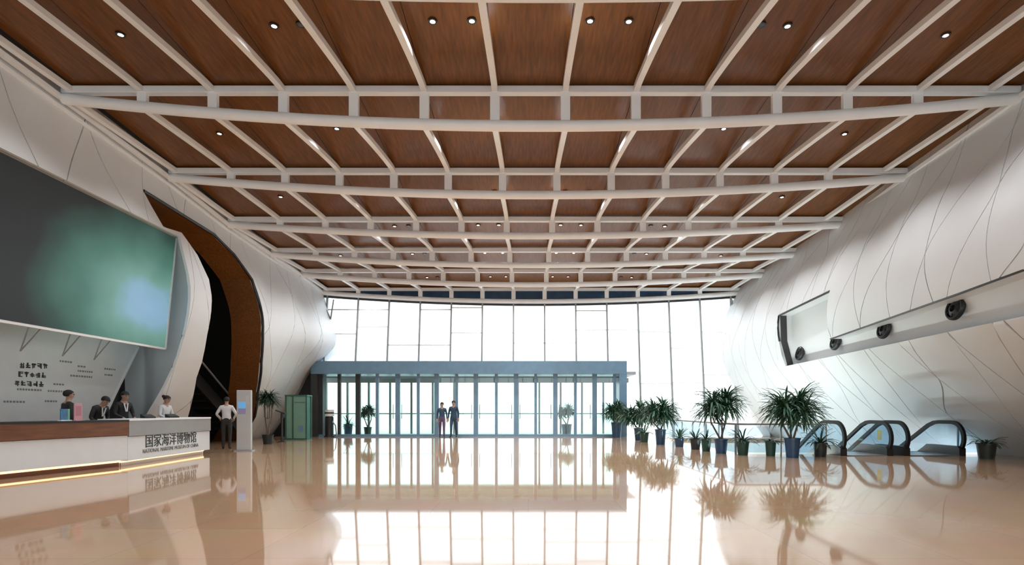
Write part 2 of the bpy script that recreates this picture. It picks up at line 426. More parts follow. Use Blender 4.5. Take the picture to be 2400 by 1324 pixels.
# dark end cheek of the slot
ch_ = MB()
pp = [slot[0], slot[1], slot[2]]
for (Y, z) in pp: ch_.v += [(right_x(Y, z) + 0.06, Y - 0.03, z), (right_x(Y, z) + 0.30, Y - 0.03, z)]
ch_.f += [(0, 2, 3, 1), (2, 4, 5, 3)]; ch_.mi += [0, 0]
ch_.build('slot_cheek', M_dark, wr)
for n_, (px, py) in enumerate(((1875, 828), (1958, 802), (2073, 772), (2242, 724))):
    def deep(Y, z): return right_x(Y, z) + 0.42
    Y = hit(px, py, deep); z = Zat(py, Y)
    lab = ['farthest round black air nozzle in the wall slot, near the glass front', 'second round black air nozzle from the glass front in the wall slot',
           'third round black air nozzle from the glass front in the wall slot', 'nearest and largest round black air nozzle in the wall slot'][n_]
    nz = thing('air_nozzle', lab, 'air nozzle', (right_x(Y, z) + 0.47, Y, z), group='black air nozzles in the right wall slot')
    nx = (right_x(Y, z + 0.2) - right_x(Y, z - 0.2)) / 0.4
    nz.rotation_euler = (0, R(-90) - math.atan(nx) * 0.6, 0)
    MB().lathe([(0.20, 0.0), (0.27, 0.0), (0.275, 0.06), (0.25, 0.10), (0.215, 0.10), (0.20, 0.04)], seg=28).build('ring', M_black, nz, smooth=True)
    MB().lathe([(0.21, 0.01), (0.19, 0.07), (0.11, 0.11), (0.085, 0.115), (0.075, 0.06), (0.01, 0.05)], seg=28).build('nozzle_cone', M_black, nz, smooth=True)
    for a in range(6): 
        MB().box(0.07, 0.2, -0.006, 0.006, 0.09, 0.105).build('vane', M_black, nz).rotation_euler = (0, 0, a * math.pi / 3)

MB().grid(lambda u, v: (right_x(4.2 - 12.2 * u, -0.3 + 9.3 * v), 4.2 - 12.2 * u, -0.3 + 9.3 * v), 12, 24).build('plain_wall', M_white, wr, smooth=True)
# left wall with the claw shaped passage opening; below, the desk niche
def lp(px, py):
    Y = hit(px, py, left_x); return (Y, Zat(py, Y))
far_edge = [lp(335, 447), lp(420, 500), lp(500, 549), lp(548, 596), lp(590, 655), lp(610, 720), lp(616, 780), lp(612, 850), lp(604, 920), lp(598, 975)]
far_edge.append((far_edge[-1][0] + 0.25, 0.0)); far_edge.append((far_edge[-1][0] + 0.1, -0.3))
near_edge = [lp(440, 978), lp(460, 885), lp(485, 785), lp(496, 705), lp(489, 655), lp(462, 598), lp(425, 545), lp(382, 532)]
near_edge.insert(0, (near_edge[0][0] + 0.1, -0.3))
claw = far_edge + near_edge
NY = 16.25
niche = [(4.0, -1.0), (NY + 0.15, -1.0), (NY + 0.1, 2.0), (NY, 4.0), (NY - 0.1, 6.18), (4.0, 6.18)]
wl = thing('wall_left', 'white panelled left wall with claw-shaped passage opening', 'wall', kind='structure')
panels(wl, left_x, -1, 4.2, GY + 0.6, -0.02, 8.75, 1.15, 3.0, -0.15, [claw, niche], 5, gap=0.028)
backing(wl, left_x, -1, 4.2, GY + 0.6, -0.02, 8.75, [claw, niche])
jamb(wl, 'wood_lining', far_edge, left_x, -1, 1.15, M_wood, closed=False)
jamb(wl, 'white_lining', near_edge, left_x, -1, 0.25, M_white, closed=False)
edge_tube(wl, 'opening_edge', far_edge[:-1], left_x, -1, 0.045, M_black, 0.0)
# strip closing the bottom of the upper wall over the screen
sm = MB(); sm.box(-11.9, -10.0, 4.0, NY + 0.2, 6.2, 6.3); sm.build('niche_soffit', M_lgrey, wl)
# curved return of the wall into the niche
def ret(u, v):
    z = 6.2 * v; Yn = interp([(0, NY + 0.14), (2, NY + 0.1), (4, NY), (6.2, NY - 0.1)], z); x0 = left_x(Yn, z)
    a = u * math.pi / 2
    x1 = -12.4
    return (x0 + (x1 - x0) * (1 - math.cos(a)) ** 0.9, Yn + 1.15 * math.sin(a) ** 1.6, z)
MB().grid(ret, 14, 20).build('niche_return', M_white, wl, smooth=True)
MB().grid(lambda u, v: (left_x(4.2 - 12.2 * u, -0.02 + 9.0 * v), 4.2 - 12.2 * u, -0.02 + 9.0 * v), 12, 24).build('plain_wall', M_white, wl, smooth=True)
box('niche_end', M_lgrey, wl, -12.6, -9.8, 4.0, 4.15, 0, 6.2)
box('niche_rear', M_dark, wl, -12.75, -12.6, 4.0, 18.0, 0, 6.3)
# niche back wall with its slanted end
nb = thing('wall_niche', 'grey wall with lettering behind the reception desk', 'wall', kind='structure')
NX = -11.65
poly = [(4.0, 0.0), (14.95, 0.0), (16.06, 1.76), (16.98, 3.15), (17.2, 6.2), (4.0, 6.2)]
MB().prism(poly, 0, NX - 0.12, NX).build('niche_back', M_deskw, nb)
ed = MB(); ed.sweep([(NX + 0.01, 14.95, 0.0), (NX + 0.01, 16.06, 1.76), (NX + 0.01, 16.98, 3.15)], 0.05, 0.05); ed.build('end_trim', M_steelw, nb)
# unreadable brush-like lettering: three rows of five big characters and rows of small print
rt = random.Random(3)
def glyph(mb, y, z, s, w=0.16):
    for _ in range(3):
        zz = z + rt.uniform(-0.42, 0.42) * s; a = y - rt.uniform(0.3, 0.48) * s; b = y + rt.uniform(0.3, 0.48) * s
        mb.box(NX + 0.001, NX + 0.008, a, b, zz - w * s / 2, zz + w * s / 2)
    for _ in range(2):
        yy = y + rt.uniform(-0.35, 0.35) * s; mb.box(NX + 0.001, NX + 0.0085, yy - w * s / 2, yy + w * s / 2, z - rt.uniform(0.3, 0.5) * s, z + rt.uniform(0.3, 0.5) * s)
def wy(px): return F * NX / (px - VX)
for r_, (pxa, pxb, py) in enumerate(((52, 106, 856), (48, 102, 877), (40, 97, 898))):
    for q in range(5):
        px = pxa + (pxb - pxa) * q / 4; Y = wy(px); g = MB(); glyph(g, Y, Zat(py + q * 0.5, Y), 0.135)
        g.build('lettering', M_text, nb)
for (pxa, pxb, py) in ((140, 170, 846), (182, 200, 858), (182, 215, 869), (245, 268, 864), (245, 262, 878), (40, 95, 912), (112, 160, 916), (125, 150, 900), (8, 60, 941), (105, 130, 940), (165, 215, 880)):
    Ya, Yb = wy(pxa), wy(pxb); z = Zat(py, Ya); g = MB(); y = Ya
    while y < Yb: l = rt.uniform(0.03, 0.07); g.box(NX + 0.001, NX + 0.006, y, y + l, z - 0.022, z + 0.022); y += l + 0.03
    g.build('small_print', M_text2, nb)

# dark passage behind the claw opening
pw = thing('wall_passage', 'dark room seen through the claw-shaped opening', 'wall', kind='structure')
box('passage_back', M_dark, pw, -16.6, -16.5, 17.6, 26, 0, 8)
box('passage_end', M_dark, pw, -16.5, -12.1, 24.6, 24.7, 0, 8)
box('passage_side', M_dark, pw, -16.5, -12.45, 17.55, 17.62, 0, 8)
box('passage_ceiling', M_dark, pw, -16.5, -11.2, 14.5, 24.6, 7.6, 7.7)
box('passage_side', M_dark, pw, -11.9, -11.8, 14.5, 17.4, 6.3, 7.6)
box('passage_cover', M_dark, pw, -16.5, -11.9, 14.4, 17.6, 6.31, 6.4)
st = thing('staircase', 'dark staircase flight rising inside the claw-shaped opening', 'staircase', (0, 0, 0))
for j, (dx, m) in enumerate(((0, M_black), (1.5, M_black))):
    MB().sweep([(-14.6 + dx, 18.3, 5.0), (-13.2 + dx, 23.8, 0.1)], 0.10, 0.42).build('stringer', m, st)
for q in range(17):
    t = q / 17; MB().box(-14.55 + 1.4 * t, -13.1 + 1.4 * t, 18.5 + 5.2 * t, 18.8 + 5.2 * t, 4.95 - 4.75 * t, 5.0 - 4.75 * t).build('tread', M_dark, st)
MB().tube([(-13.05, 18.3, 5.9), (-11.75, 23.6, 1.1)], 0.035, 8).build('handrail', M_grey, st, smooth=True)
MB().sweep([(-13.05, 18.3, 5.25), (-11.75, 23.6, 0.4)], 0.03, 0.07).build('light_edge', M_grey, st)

# ---- glass front
win = thing('window_1', 'tall translucent white glass front of leaning mullions', 'window', kind='structure')
gx = [-0.72 + 1.522 * i for i in range(-7, 9)]
PX0, PX1, PH = -10.4, 4.72, 3.62
def gpos(x, z): 
    k = (7.0 - z) / 7.0; return (x * (1 + 0.022 * k), GY - 0.5 * k, z)
trans = {0: [5.0, 2.6], 1: [5.0, 6.2], 2: [5.35, 6.2], 3: [4.45], 4: [4.45, 6.2], 5: [5.05, 6.3], 6: [5.05], 7: [4.55], 8: [4.55, 5.2], 9: [5.2, 6.15], 10: [5.2, 2.9], 11: [5.1, 2.55], 12: [5.05, 2.6, 4.3], 13: [5.1, 3.0]}
for i in range(len(gx)):
    z0 = PH if gx[i] * 1.02 < PX1 else 0.0; zt = chord_z(6, gx[i]) - 0.05
    MB().sweep([gpos(gx[i], z0), gpos(gx[i], zt)], 0.075, 0.16, up=Vector((0, 1, 0))).build('mullion', M_mull, win)
    if i == len(gx) - 1: break
    b0 = PH if (gx[i] + 0.6) * 1.02 < PX1 else 0.0
    zt2 = min(zt, chord_z(6, gx[i + 1]) - 0.05) if gx[i] > 0 else min(zt, chord_z(6, gx[i + 1]) - 0.05)
    lv = [b0] + sorted(t for t in trans.get(i, [4.8]) if t > b0 + 0.2) + [max(zt, chord_z(6, gx[i + 1]))]
    for a, b in zip(lv, lv[1:]):
        q = [gpos(gx[i] + 0.03, a + 0.015), gpos(gx[i + 1] - 0.03, a + 0.015), gpos(gx[i + 1] - 0.03, b - 0.015), gpos(gx[i] + 0.03, b - 0.015)]
        p = MB(); p.add(q + [(x, y + 0.02, z) for x, y, z in q], [(0, 1, 2, 3), (7, 6, 5, 4), (0, 4, 5, 1), (1, 5, 6, 2), (2, 6, 7, 3), (3, 7, 4, 0)])
        p.build('pane', M_frost, win)
        if b < lv[-1]: MB().sweep([gpos(gx[i], b), gpos(gx[i + 1], b)], 0.08, 0.06).build('transom', M_steelw, win)
box('side_infill', M_white, win, -17.0, gx[0] * 1.02, GY + 0.02, GY + 0.2, 0, 8.2); box('side_infill', M_dark, win, -17.0, -10.42, GY - 0.1, GY + 0.01, 0, 3.6)
hp_ = MB(); xs_ = [XL - 0.6 + (XR - XL + 1.2) * q / 30 for q in range(31)]
hp_.prism([(x, chord_z(6, x) - 0.05) for x in xs_] + [(XR + 0.6, 7.6), (XL - 0.6, 7.6)], 1, GY + 0.10, GY + 0.18); hp_.build('head_panel', M_dark, win)
hd = MB(); hd.sweep([(x, GY - 0.02, chord_z(6, x) - 0.16) for x in [XL + (XR - XL) * q / 30 for q in range(31)]], 0.12, 0.10); hd.build('head_rail', M_dark, win)
for sx, pxs in ((-1, (752, 782, 775)), (1, (1745, 1715, 1724))):
    a = at(pxs[0], 700, GY - 0.3); b = at(pxs[1], 702, GY - 0.3); c = at(pxs[2], 762 if sx > 0 else 748, GY - 0.3)
    MB().tube([a, c], 0.035, 6).build('strut', M_mull, win); MB().tube([b, c], 0.035, 6).build('strut', M_mull, win)

# ---- entrance portal
DY = 27.2
dr = thing('door_1', 'steel blue entrance portal with a row of glass doors', 'door', kind='structure')
box('header', M_blue, dr, PX0, PX1, DY, GY + 0.5, 3.0, PH, bevel=0.01)
box('jamb', M_dark, dr, PX0, PX0 + 0.30, DY, GY + 0.5, 0, 3.0)  # left jamb darker than the right: its unlit shade put into the colour
box('jamb', M_blue, dr, PX1 - 0.36, PX1, DY, GY + 0.5, 0, 3.0)
box('transom', M_blue, dr, PX0 + 0.3, PX1 - 0.36, DY + 0.28, DY + 0.36, 2.82, 2.90)
box('threshold', M_blue, dr, PX0 + 0.3, PX1 - 0.36, DY + 0.2, DY + 0.45, 0.0, 0.10)
dpx = [755, 797, 842, 886, 935, 982, 1026, 1072, 1118, 1165, 1212, 1257, 1304, 1350, 1396, 1442]
dx = [Xat(p, DY + 0.3) for p in dpx]
for i, x in enumerate(dx):
    w = 0.10 if i % 2 else 0.16
    MB().box(x - w, x + w * 0.35, DY + 0.22, DY + 0.40, 0.0, 3.0).build('door_post', M_blue if i > 2 else M_dark, dr)  # leftmost posts dark: the portal's unlit end put into the colour
    if i == len(dx) - 1: break
    x2 = dx[i + 1]
    dp_ = MB().box(x + 0.06, x2 - 0.16, DY + 0.30, DY + 0.315, 0.10, 2.82).build('pane', M_door_glass, dr)
    MB().box(x + 0.06, x2 - 0.16, DY + 0.30, DY + 0.315, 2.90, 3.0).build('pane', M_door_glass, dr)
    if 3 <= i <= 13:
        hx = x2 - 0.26 if i % 2 else x + 0.14
        MB().tube([(hx, DY + 0.24, 0.85), (hx, DY + 0.24, 1.55)], 0.018, 6).build('handle', M_chrome, dp_)
d2 = thing('door_2', 'outer row of glass doors across the entrance vestibule', 'door', kind='structure')
oy = 30.6
box('header', M_mull, d2, -11.0, 5.4, oy, oy + 0.3, 2.75, 3.0)
box('ceiling_panel', M_lgrey, d2, -11.0, 5.4, GY + 0.5, oy + 0.3, 3.05, 3.2)
for i in range(15):
    x = -10.9 + i * 1.15; w = 0.05
    MB().box(x - w, x + w, oy + 0.05, oy + 0.2, 0.0, 2.75).build('door_post', M_mull, d2)
    if i < 14:
        MB().box(x + w, x + 1.15 - w, oy + 0.11, oy + 0.125, 0.0, 2.75).build('pane', M_door_glass, d2)
        MB().box(x + w, x + 1.15 - w, oy + 0.09, oy + 0.15, 1.05, 1.11).build('push_bar', M_mull, d2)
box('vestibule_floor', M_pave, d2, -11.0, 5.4, 29.21, oy + 1, -0.028, 0.002)

# ---- ceiling: roof deck, wood panels, side soffits
ce = thing('ceiling', 'brown wood panel ceiling between white ribs', 'ceiling', kind='structure')
dk = MB(); ys = [-8.0] + TY + [29.0]
for a, b in zip(ys, ys[1:]):
    za, zb = ceil_z(a) + 0.14, ceil_z(b) + 0.14
    dk.add([(-11.6, a, za), (12.2, a, za), (12.2, b, zb), (-11.6, b, zb)] + [(-11.6, a, za + .3), (12.2, a, za + .3), (12.2, b, zb + .3), (-11.6, b, zb + .3)],
           [(0, 1, 2, 3), (7, 6, 5, 4), (0, 4, 5, 1), (1, 5, 6, 2), (2, 6, 7, 3), (3, 7, 4, 0)])
dk.build('roof_deck', M_dark, ce)
bays = [(-2.4, 1.4), (1.4, 5.1), (5.1, 8.7)] + list(zip(TY, TY[1:]))
ex = [XL - 0.0] + RX + [XR + 0.15]
for (a, b) in bays:
    for x0, x1 in zip(ex, ex[1:]):
        if x1 - x0 < 0.3: continue
        g = 0.006; A, B = a + 0.02, b - 0.02; za, zb = ceil_z(A), ceil_z(B)
        v = [(x0 + g, A, za), (x1 - g, A, za), (x1 - g, B, zb), (x0 + g, B, zb)]
        cx, cy, cz = (x0 + x1) / 2, (A + B) / 2, (za + zb) / 2
        v = [(x - cx, y - cy, z - cz) for x, y, z in v]; v += [(x, y, z + 0.04) for x, y, z in v]
        MB().add(v, [(0, 1, 2, 3), (7, 6, 5, 4), (0, 4, 5, 1), (1, 5, 6, 2), (2, 6, 7, 3), (3, 7, 4, 0)]).build('wood_panel', M_wood, ce, loc=(cx, cy, cz))
for sx, x0, x1 in ((-1, -10.12, -9.98), (1, 10.5, 10.62)):
    mb = MB(); mb.sweep([((x0 + x1) / 2, y, ceil_z(y) - 0.30) for y in [-4] + TY], 0.10, 0.10); mb.build('cornice', M_steelw, ce)
    mb = MB(); mb.sweep([((x0 + x1) / 2 + sx * 0.08, y, ceil_z(y) - 0.46) for y in [-4] + TY], 0.07, 0.07); mb.build('cornice', M_steelw, ce)

# ---- trusses
names = ['truss just above the top edge, out over the viewer', 'nearest and largest white truss, bowed below the wood ceiling', 'second white bowed truss from the viewer across the wood ceiling',
         'third white bowed truss from the viewer across the ceiling', 'fourth white bowed truss from the viewer across the ceiling',
         'fifth white bowed truss, last but one before the glass front', 'last white bowed truss over the glass front with dark blue clerestory panes']
for k in range(len(TY)):
    y = TY[k]; zt = TT[k]
    tr = thing('roof_truss', ('white ' if k == 0 else '') + names[k], 'truss', (0, y, 0), group='bowed white trusses under the ceiling')
    xs = [XL + (XR - XL) * q / 40 for q in range(41)]
    MB().box(XL, XR, -0.08, 0.08, zt - 0.075, zt + 0.075).build('top_chord', M_steelw, tr, bevel=0.01)
    MB().tube([(x, 0, chord_z(k, x)) for x in xs], 0.115, 12).build('bottom_chord', M_steelw, tr, smooth=True)
    for x in RX:
        zl = chord_z(k, x)
        if zt - zl > 0.24: MB().box(x - 0.10, x + 0.10, -0.05, 0.05, zl, zt + 0.05).build('post', M_steelw, tr)
        # rib sweeping up from this truss's lower chord to the next truss's upper chord
        if k < len(TY) - 1:
            L = TY[k + 1] - y; z1 = TT[k + 1]; path = []
            for q in range(13):
                t = q / 12; s = 1 - (1 - min(1, t / 0.93)) ** 1.18
                path.append((x, 0.06 + (L - 0.12) * t, zl + (z1 - zl) * s))
            MB().sweep(path, 0.125, 0.11).build('rib', M_steelw, tr)
        elif False: pass
        if k == 0:
            path = [(x, -3.6 + 3.6 * q / 12, TL[0] + 0.35 + (zt - TL[0] - 0.35) * (1 - (1 - min(1, q / 11)) ** 1.18)) for q in range(13)]
            MB().sweep(path, 0.125, 0.11).build('rib', M_steelw, tr)
    if k == len(TY) - 1:
        for x0, x1 in zip(RX, RX[1:]):
            za, zb = chord_z(k, x0), chord_z(k, x1)
            if zt - max(za, zb) < 0.25: continue
            MB().add([(x0 + .1, 0.05, za), (x1 - .1, 0.05, zb), (x1 - .1, 0.05, zt), (x0 + .1, 0.05, zt), (x0 + .1, 0.08, za), (x1 - .1, 0.08, zb), (x1 - .1, 0.08, zt), (x0 + .1, 0.08, zt)],
                     [(0, 1, 2, 3), (7, 6, 5, 4), (0, 4, 5, 1), (1, 5, 6, 2), (2, 6, 7, 3), (3, 7, 4, 0)]).build('clerestory_pane', M_clere, tr)

# ---- recessed downlights with their own light
LX = [-7.7, -4.7, -4.2, -1.75, -1.03, 1.13, 1.84, 4.3, 4.8, 7.9]
fr_ = [.47, .42, .44, .24, .23, .4]
bay_name = ['before the nearest truss', 'between the first and second truss', 'between the second and third truss', 'between the third and fourth truss', 'between the fourth and fifth truss', 'between the fifth and last truss']
ordn = ['first', 'second', 'third', 'fourth', 'fifth', 'sixth', 'seventh', 'eighth', 'ninth', 'tenth']
tm = MB(); tm.lathe([(0.055, 0.0), (0.085, 0.0), (0.088, 0.02), (0.062, 0.03), (0.055, 0.09), (0.0505, 0.09)], seg=16); TRIM = tm.build('trim_ring', M_black, None, smooth=True)
ln = MB(); ln.lathe([(0.002, 0.0), (0.05, 0.0), (0.05, 0.012), (0.002, 0.012)], seg=14); LENS = ln.build('lens', M_lamp, None, smooth=True)
for o in (TRIM, LENS): COL.objects.unlink(o)
lens_off = LENS.data.copy(); lens_off.materials[0] = M_lamp_off
def downlight(x, y, lab, on, grp='recessed ceiling downlights'):
    z = ceil_z(y) - 0.024
    t = thing('downlight', lab, 'ceiling light', (x, y, z), group=grp)
    for src in (TRIM, LENS):
        c = src.copy(); COL.objects.link(c); c.parent = t
        if src is LENS and not on: c.data = lens_off
    if on:
        L = bpy.data.lights.new('lamp', 'SPOT'); L.energy = LAMP_W; L.color = (0.98, 0.985, 1.0); L.spot_size = R(120); L.spot_blend = 0.8; L.shadow_soft_size = 0.06
        lo = bpy.data.objects.new('lamp', L); COL.objects.link(lo); lo.parent = t; lo.location = (0, 0, -0.02)
for k in range(6):
    for i, x in enumerate(LX):
        y = TY[k] + (TY[k + 1] - TY[k]) * fr_[k] + 0.006 * x * x
        off = i in (2, 7)
        downlight(x, y, ('unlit' if off else 'warm lit') + ' recessed downlight ' + bay_name[k] + ', ' + ordn[i] + ' from the left wall', not off)
for yy in (3.2, 6.8):
    for i, x in enumerate(LX[::2]): downlight(x, yy, 'warm recessed downlight above the viewer, ' + ('rear' if yy < 5 else 'front') + ' row, ' + ordn[i] + ' from the left wall', True, 'downlights above the viewer')

# ================================================================== THINGS
# ---- video screen
sc_ = thing('video_screen', 'huge dark leaning video screen above the reception desk', 'screen', (0, 0, 0))
Yf = 16.35; Yn_ = 6.5
xb, xt = Xat(388, Yf), Xat(414, Yf); zb, zt_ = Zat(815, Yf), Zat(551, Yf)
def spt(Y, v, d=0.0): 
    n = Vector((zt_ - zb, 0, -(xt - xb))).normalized()
    return Vector((xb + (xt - xb) * v, Y, zb + (zt_ - zb) * v)) + n * d
p = MB(); p.add([spt(Yn_, 0), spt(Yf, 0), spt(Yf, 1), spt(Yn_, 1), spt(Yn_, 0, -.12), spt(Yf, 0, -.12), spt(Yf, 1, -.12), spt(Yn_, 1, -.12)],
      [(0, 1, 2, 3), (7, 6, 5, 4), (0, 4, 5, 1), (1, 5, 6, 2), (2, 6, 7, 3), (3, 7, 4, 0)])
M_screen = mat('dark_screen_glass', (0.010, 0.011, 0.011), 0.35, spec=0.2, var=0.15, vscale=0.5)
# emission gradient painted on the screen, blue and teal fading to dark grey
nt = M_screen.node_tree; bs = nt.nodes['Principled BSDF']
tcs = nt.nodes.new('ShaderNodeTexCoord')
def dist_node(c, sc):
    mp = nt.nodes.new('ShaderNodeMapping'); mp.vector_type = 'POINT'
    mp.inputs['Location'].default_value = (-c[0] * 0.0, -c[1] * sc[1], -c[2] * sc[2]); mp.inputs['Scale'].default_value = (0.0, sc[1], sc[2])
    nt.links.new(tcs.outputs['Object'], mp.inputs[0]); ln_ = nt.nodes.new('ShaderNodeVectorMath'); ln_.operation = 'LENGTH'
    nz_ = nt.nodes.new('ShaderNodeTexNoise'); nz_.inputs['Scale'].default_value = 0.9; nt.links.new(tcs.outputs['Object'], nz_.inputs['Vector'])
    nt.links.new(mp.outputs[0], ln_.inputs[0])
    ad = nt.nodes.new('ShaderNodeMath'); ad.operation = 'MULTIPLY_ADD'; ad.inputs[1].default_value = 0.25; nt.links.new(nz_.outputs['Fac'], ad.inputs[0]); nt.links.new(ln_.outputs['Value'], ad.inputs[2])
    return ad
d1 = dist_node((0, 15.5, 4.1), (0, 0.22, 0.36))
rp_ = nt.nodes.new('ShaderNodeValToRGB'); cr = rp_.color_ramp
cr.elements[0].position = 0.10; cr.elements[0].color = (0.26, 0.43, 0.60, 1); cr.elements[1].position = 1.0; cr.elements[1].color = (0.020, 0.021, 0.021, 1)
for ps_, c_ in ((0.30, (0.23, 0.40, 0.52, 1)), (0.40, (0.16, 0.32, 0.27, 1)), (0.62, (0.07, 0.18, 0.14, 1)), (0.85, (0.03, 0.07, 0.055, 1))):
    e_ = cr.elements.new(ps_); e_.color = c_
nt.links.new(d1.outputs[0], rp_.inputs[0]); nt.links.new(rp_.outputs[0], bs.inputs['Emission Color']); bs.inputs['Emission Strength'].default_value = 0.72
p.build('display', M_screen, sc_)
for v0 in (0, 1):
    MB().sweep([spt(Yn_, v0, -.04), spt(Yf, v0, -.04)], 0.07, 0.12).build('frame_bar', M_steelw, sc_)
MB().sweep([spt(Yf, -0.012, -.04), spt(Yf, 1.012, -.04)], 0.10, 0.06, up=Vector((0, 1, 0))).build('frame_bar', M_steelw, sc_)
for px in (82, 178, 250):
    Y = F * xb / (px - VX); zz = spt(Y, 0).z
    a = spt(Y, 0, -.06); c = Vector((a.x - 0.25, Y, zz - 0.55))
    MB().tube([a + Vector((0, -0.06, 0)), c], 0.016, 6).build('hanger_rod', M_mull, sc_); MB().tube([a + Vector((0, 0.26, 0)), c], 0.016, 6).build('hanger_rod', M_mull, sc_)

# ---- reception desk
DXc = -8.95
A = Vector((-9.55, 9.6, 0)); B = Vector((-8.98, 12.75, 0)); C = Vector((-9.24, 16.5, 0))
rd = thing('reception_desk', 'long white reception desk with wood band and lettered end section', 'reception desk', (0, 0, 0))
def seg_box(a, b, n0, n1, z0, z1, name, m, e0=0.0, e1=0.0, parent=rd, **k):
    d = (b - a); L = d.length; d.normalize(); n = Vector((-d.y, d.x, 0))   # n points into the niche
    a2 = a + d * e0; b2 = b - d * e1
    v = [a2 + n * n0, b2 + n * n0, b2 + n * n1, a2 + n * n1]
    v = [(p.x, p.y, z0) for p in v] + [(p.x, p.y, z1) for p in v]
    return MB().add(v, [(3, 2, 1, 0), (4, 5, 6, 7), (0, 1, 5, 4), (1, 2, 6, 5), (2, 3, 7, 6), (3, 0, 4, 7)]).build(name, m, parent, **k)
M_glow = mat('warm_led_strip', (0.9, 0.7, 0.5), 0.4, var=0.02, emit=(1.0, 0.62, 0.32), estr=1.5)
M_deskw = mat('white_desk_panel', (0.72, 0.745, 0.77), 0.35, var=0.03)
seg_box(A, B, 0.18, 0.60, 0.0, 0.15, 'plinth', M_wood2)
seg_box(B, C, 0.18, 0.60, 0.0, 0.12, 'plinth', M_deskw)
seg_box(A, B, 0.16, 0.18, 0.09, 0.13, 'led_strip', M_glow)
seg_box(B, C, 0.16, 0.18, 0.08, 0.11, 'led_strip', M_glow)
seg_box(A, B, 0.0, 0.62, 0.15, 0.69, 'front_panel', M_deskw)
seg_box(A, B, -0.03, 0.62, 0.70, 1.00, 'wood_band', M_wood2)
seg_box(A, B, -0.04, 0.65, 1.00, 1.04, 'counter_top', M_black)
fp_ = seg_box(B, C, 0.0, 0.62, 0.12, 0.66, 'front_panel', M_deskw, e0=0.01)
seg_box(B, C, -0.03, 0.62, 0.67, 1.02, 'grey_band', M_grey, e0=0.01)
seg_box(B, C, -0.04, 0.65, 1.02, 1.06, 'counter_top', M_steelw, e0=0.01)
def text_mesh(body, size, name, m, parent, align='CENTER'):
    c = bpy.data.curves.new(name, 'FONT'); c.body = body; c.size = size; c.align_x = align; c.extrude = 0.006; c.resolution_u = 2
    o = bpy.data.objects.new(name, c); COL.objects.link(o)
    bpy.context.view_layer.update()
    me = bpy.data.meshes.new_from_object(o.evaluated_get(bpy.context.evaluated_depsgraph_get()))
    COL.objects.unlink(o); bpy.data.objects.remove(o); me.materials.clear(); me.materials.append(m)
    return link(name, me, parent)
d = (C - B).normalized(); nrm = Vector((d.y, -d.x, 0))
def put(o, dist, z):
    p_ = B + d * dist + nrm * 0.004; o.matrix_local = Matrix(((d.x, 0, nrm.x, p_.x), (d.y, 0, nrm.y, p_.y), (0, 1, 0, z), (0, 0, 0, 1)))
# letters read along +Y seen from the hall
ya = F * -9.0 / (342 - VX); yb = F * -9.15 / (464 - VX)
chars = '国家海洋博物馆'
for q, chx in enumerate(chars):
    o = text_mesh(chx, 0.34, 'lettering', M_text, fp_); put(o, (ya + (yb - ya) * (q + 0.5) / 7) - B.y, 0.40)
    o.scale = (1.0, 1.0, 1.0)
o = text_mesh('NATIONAL MARITIME MUSEUM OF CHINA', 0.135, 'small_lettering', M_text2, fp_); put(o, (ya + yb) / 2 - B.y, 0.25)

# things on the desk
ms = thing('desk_sign', 'small blue sign card on the desk beside the pink card', 'sign', (*(A + (B - A) * 0.0).xy, 0))
ms.location = (-9.25, F * -9.25 / (152 - VX) , 1.042)
MB().box(-0.01, 0.01, -0.11, 0.11, 0.02, 0.24).build('card', mat('blue_print', (0.04, 0.16, 0.32), 0.4, var=0.3, vscale=12), ms)
MB().box(-0.04, 0.04, -0.13, 0.13, 0, 0.02).build('foot', M_deskw, ms)
MB().box(0.0105, 0.0115, 0.06, 0.11, 0.02, 0.24).build('green_edge', mat('green_print', (0.15, 0.42, 0.30), 0.4, var=0.05), ms)
pk = thing('card_stand', 'pale pink upright notice card on the desk', 'sign', (-9.2, F * -9.2 / (183 - VX), 1.042))
MB().box(-0.01, 0.01, -0.10, 0.10, 0.0, 0.36).build('card', mat('pink_card', (0.52, 0.28, 0.33), 0.5, var=0.08), pk)
MB().box(-0.05, 0.05, -0.12, 0.12, 0, 0.015).build('foot', mat('pink_card', (0.52, 0.28, 0.33)), pk)
MB().box(0.0105, 0.0115, -0.07, 0.07, 0.1, 0.3).build('print_block', mat('pink_print', (0.40, 0.16, 0.22), 0.5, var=0.1), pk)
for yv, lb in ((14.1, 'small black terminal on the counter beside the suited clerk'), (15.05, 'small black terminal on the counter beside the white-shirted clerk')):
    mo = thing('counter_terminal', lb, 'terminal', (-9.42, yv, 1.062), R(70))
    bd_ = MB().prism([(-0.09, 0.0), (0.09, 0.0), (0.09, 0.10), (-0.09, 0.03)], 0, -0.14, 0.14).build('body', M_black, mo, bevel=0.006)
    MB().add([(-0.11, -0.07, 0.041), (0.11, -0.07, 0.041), (0.11, 0.07, 0.096), (-0.11, 0.07, 0.096)], [(0, 1, 2, 3)]).build('display', M_dark, bd_)

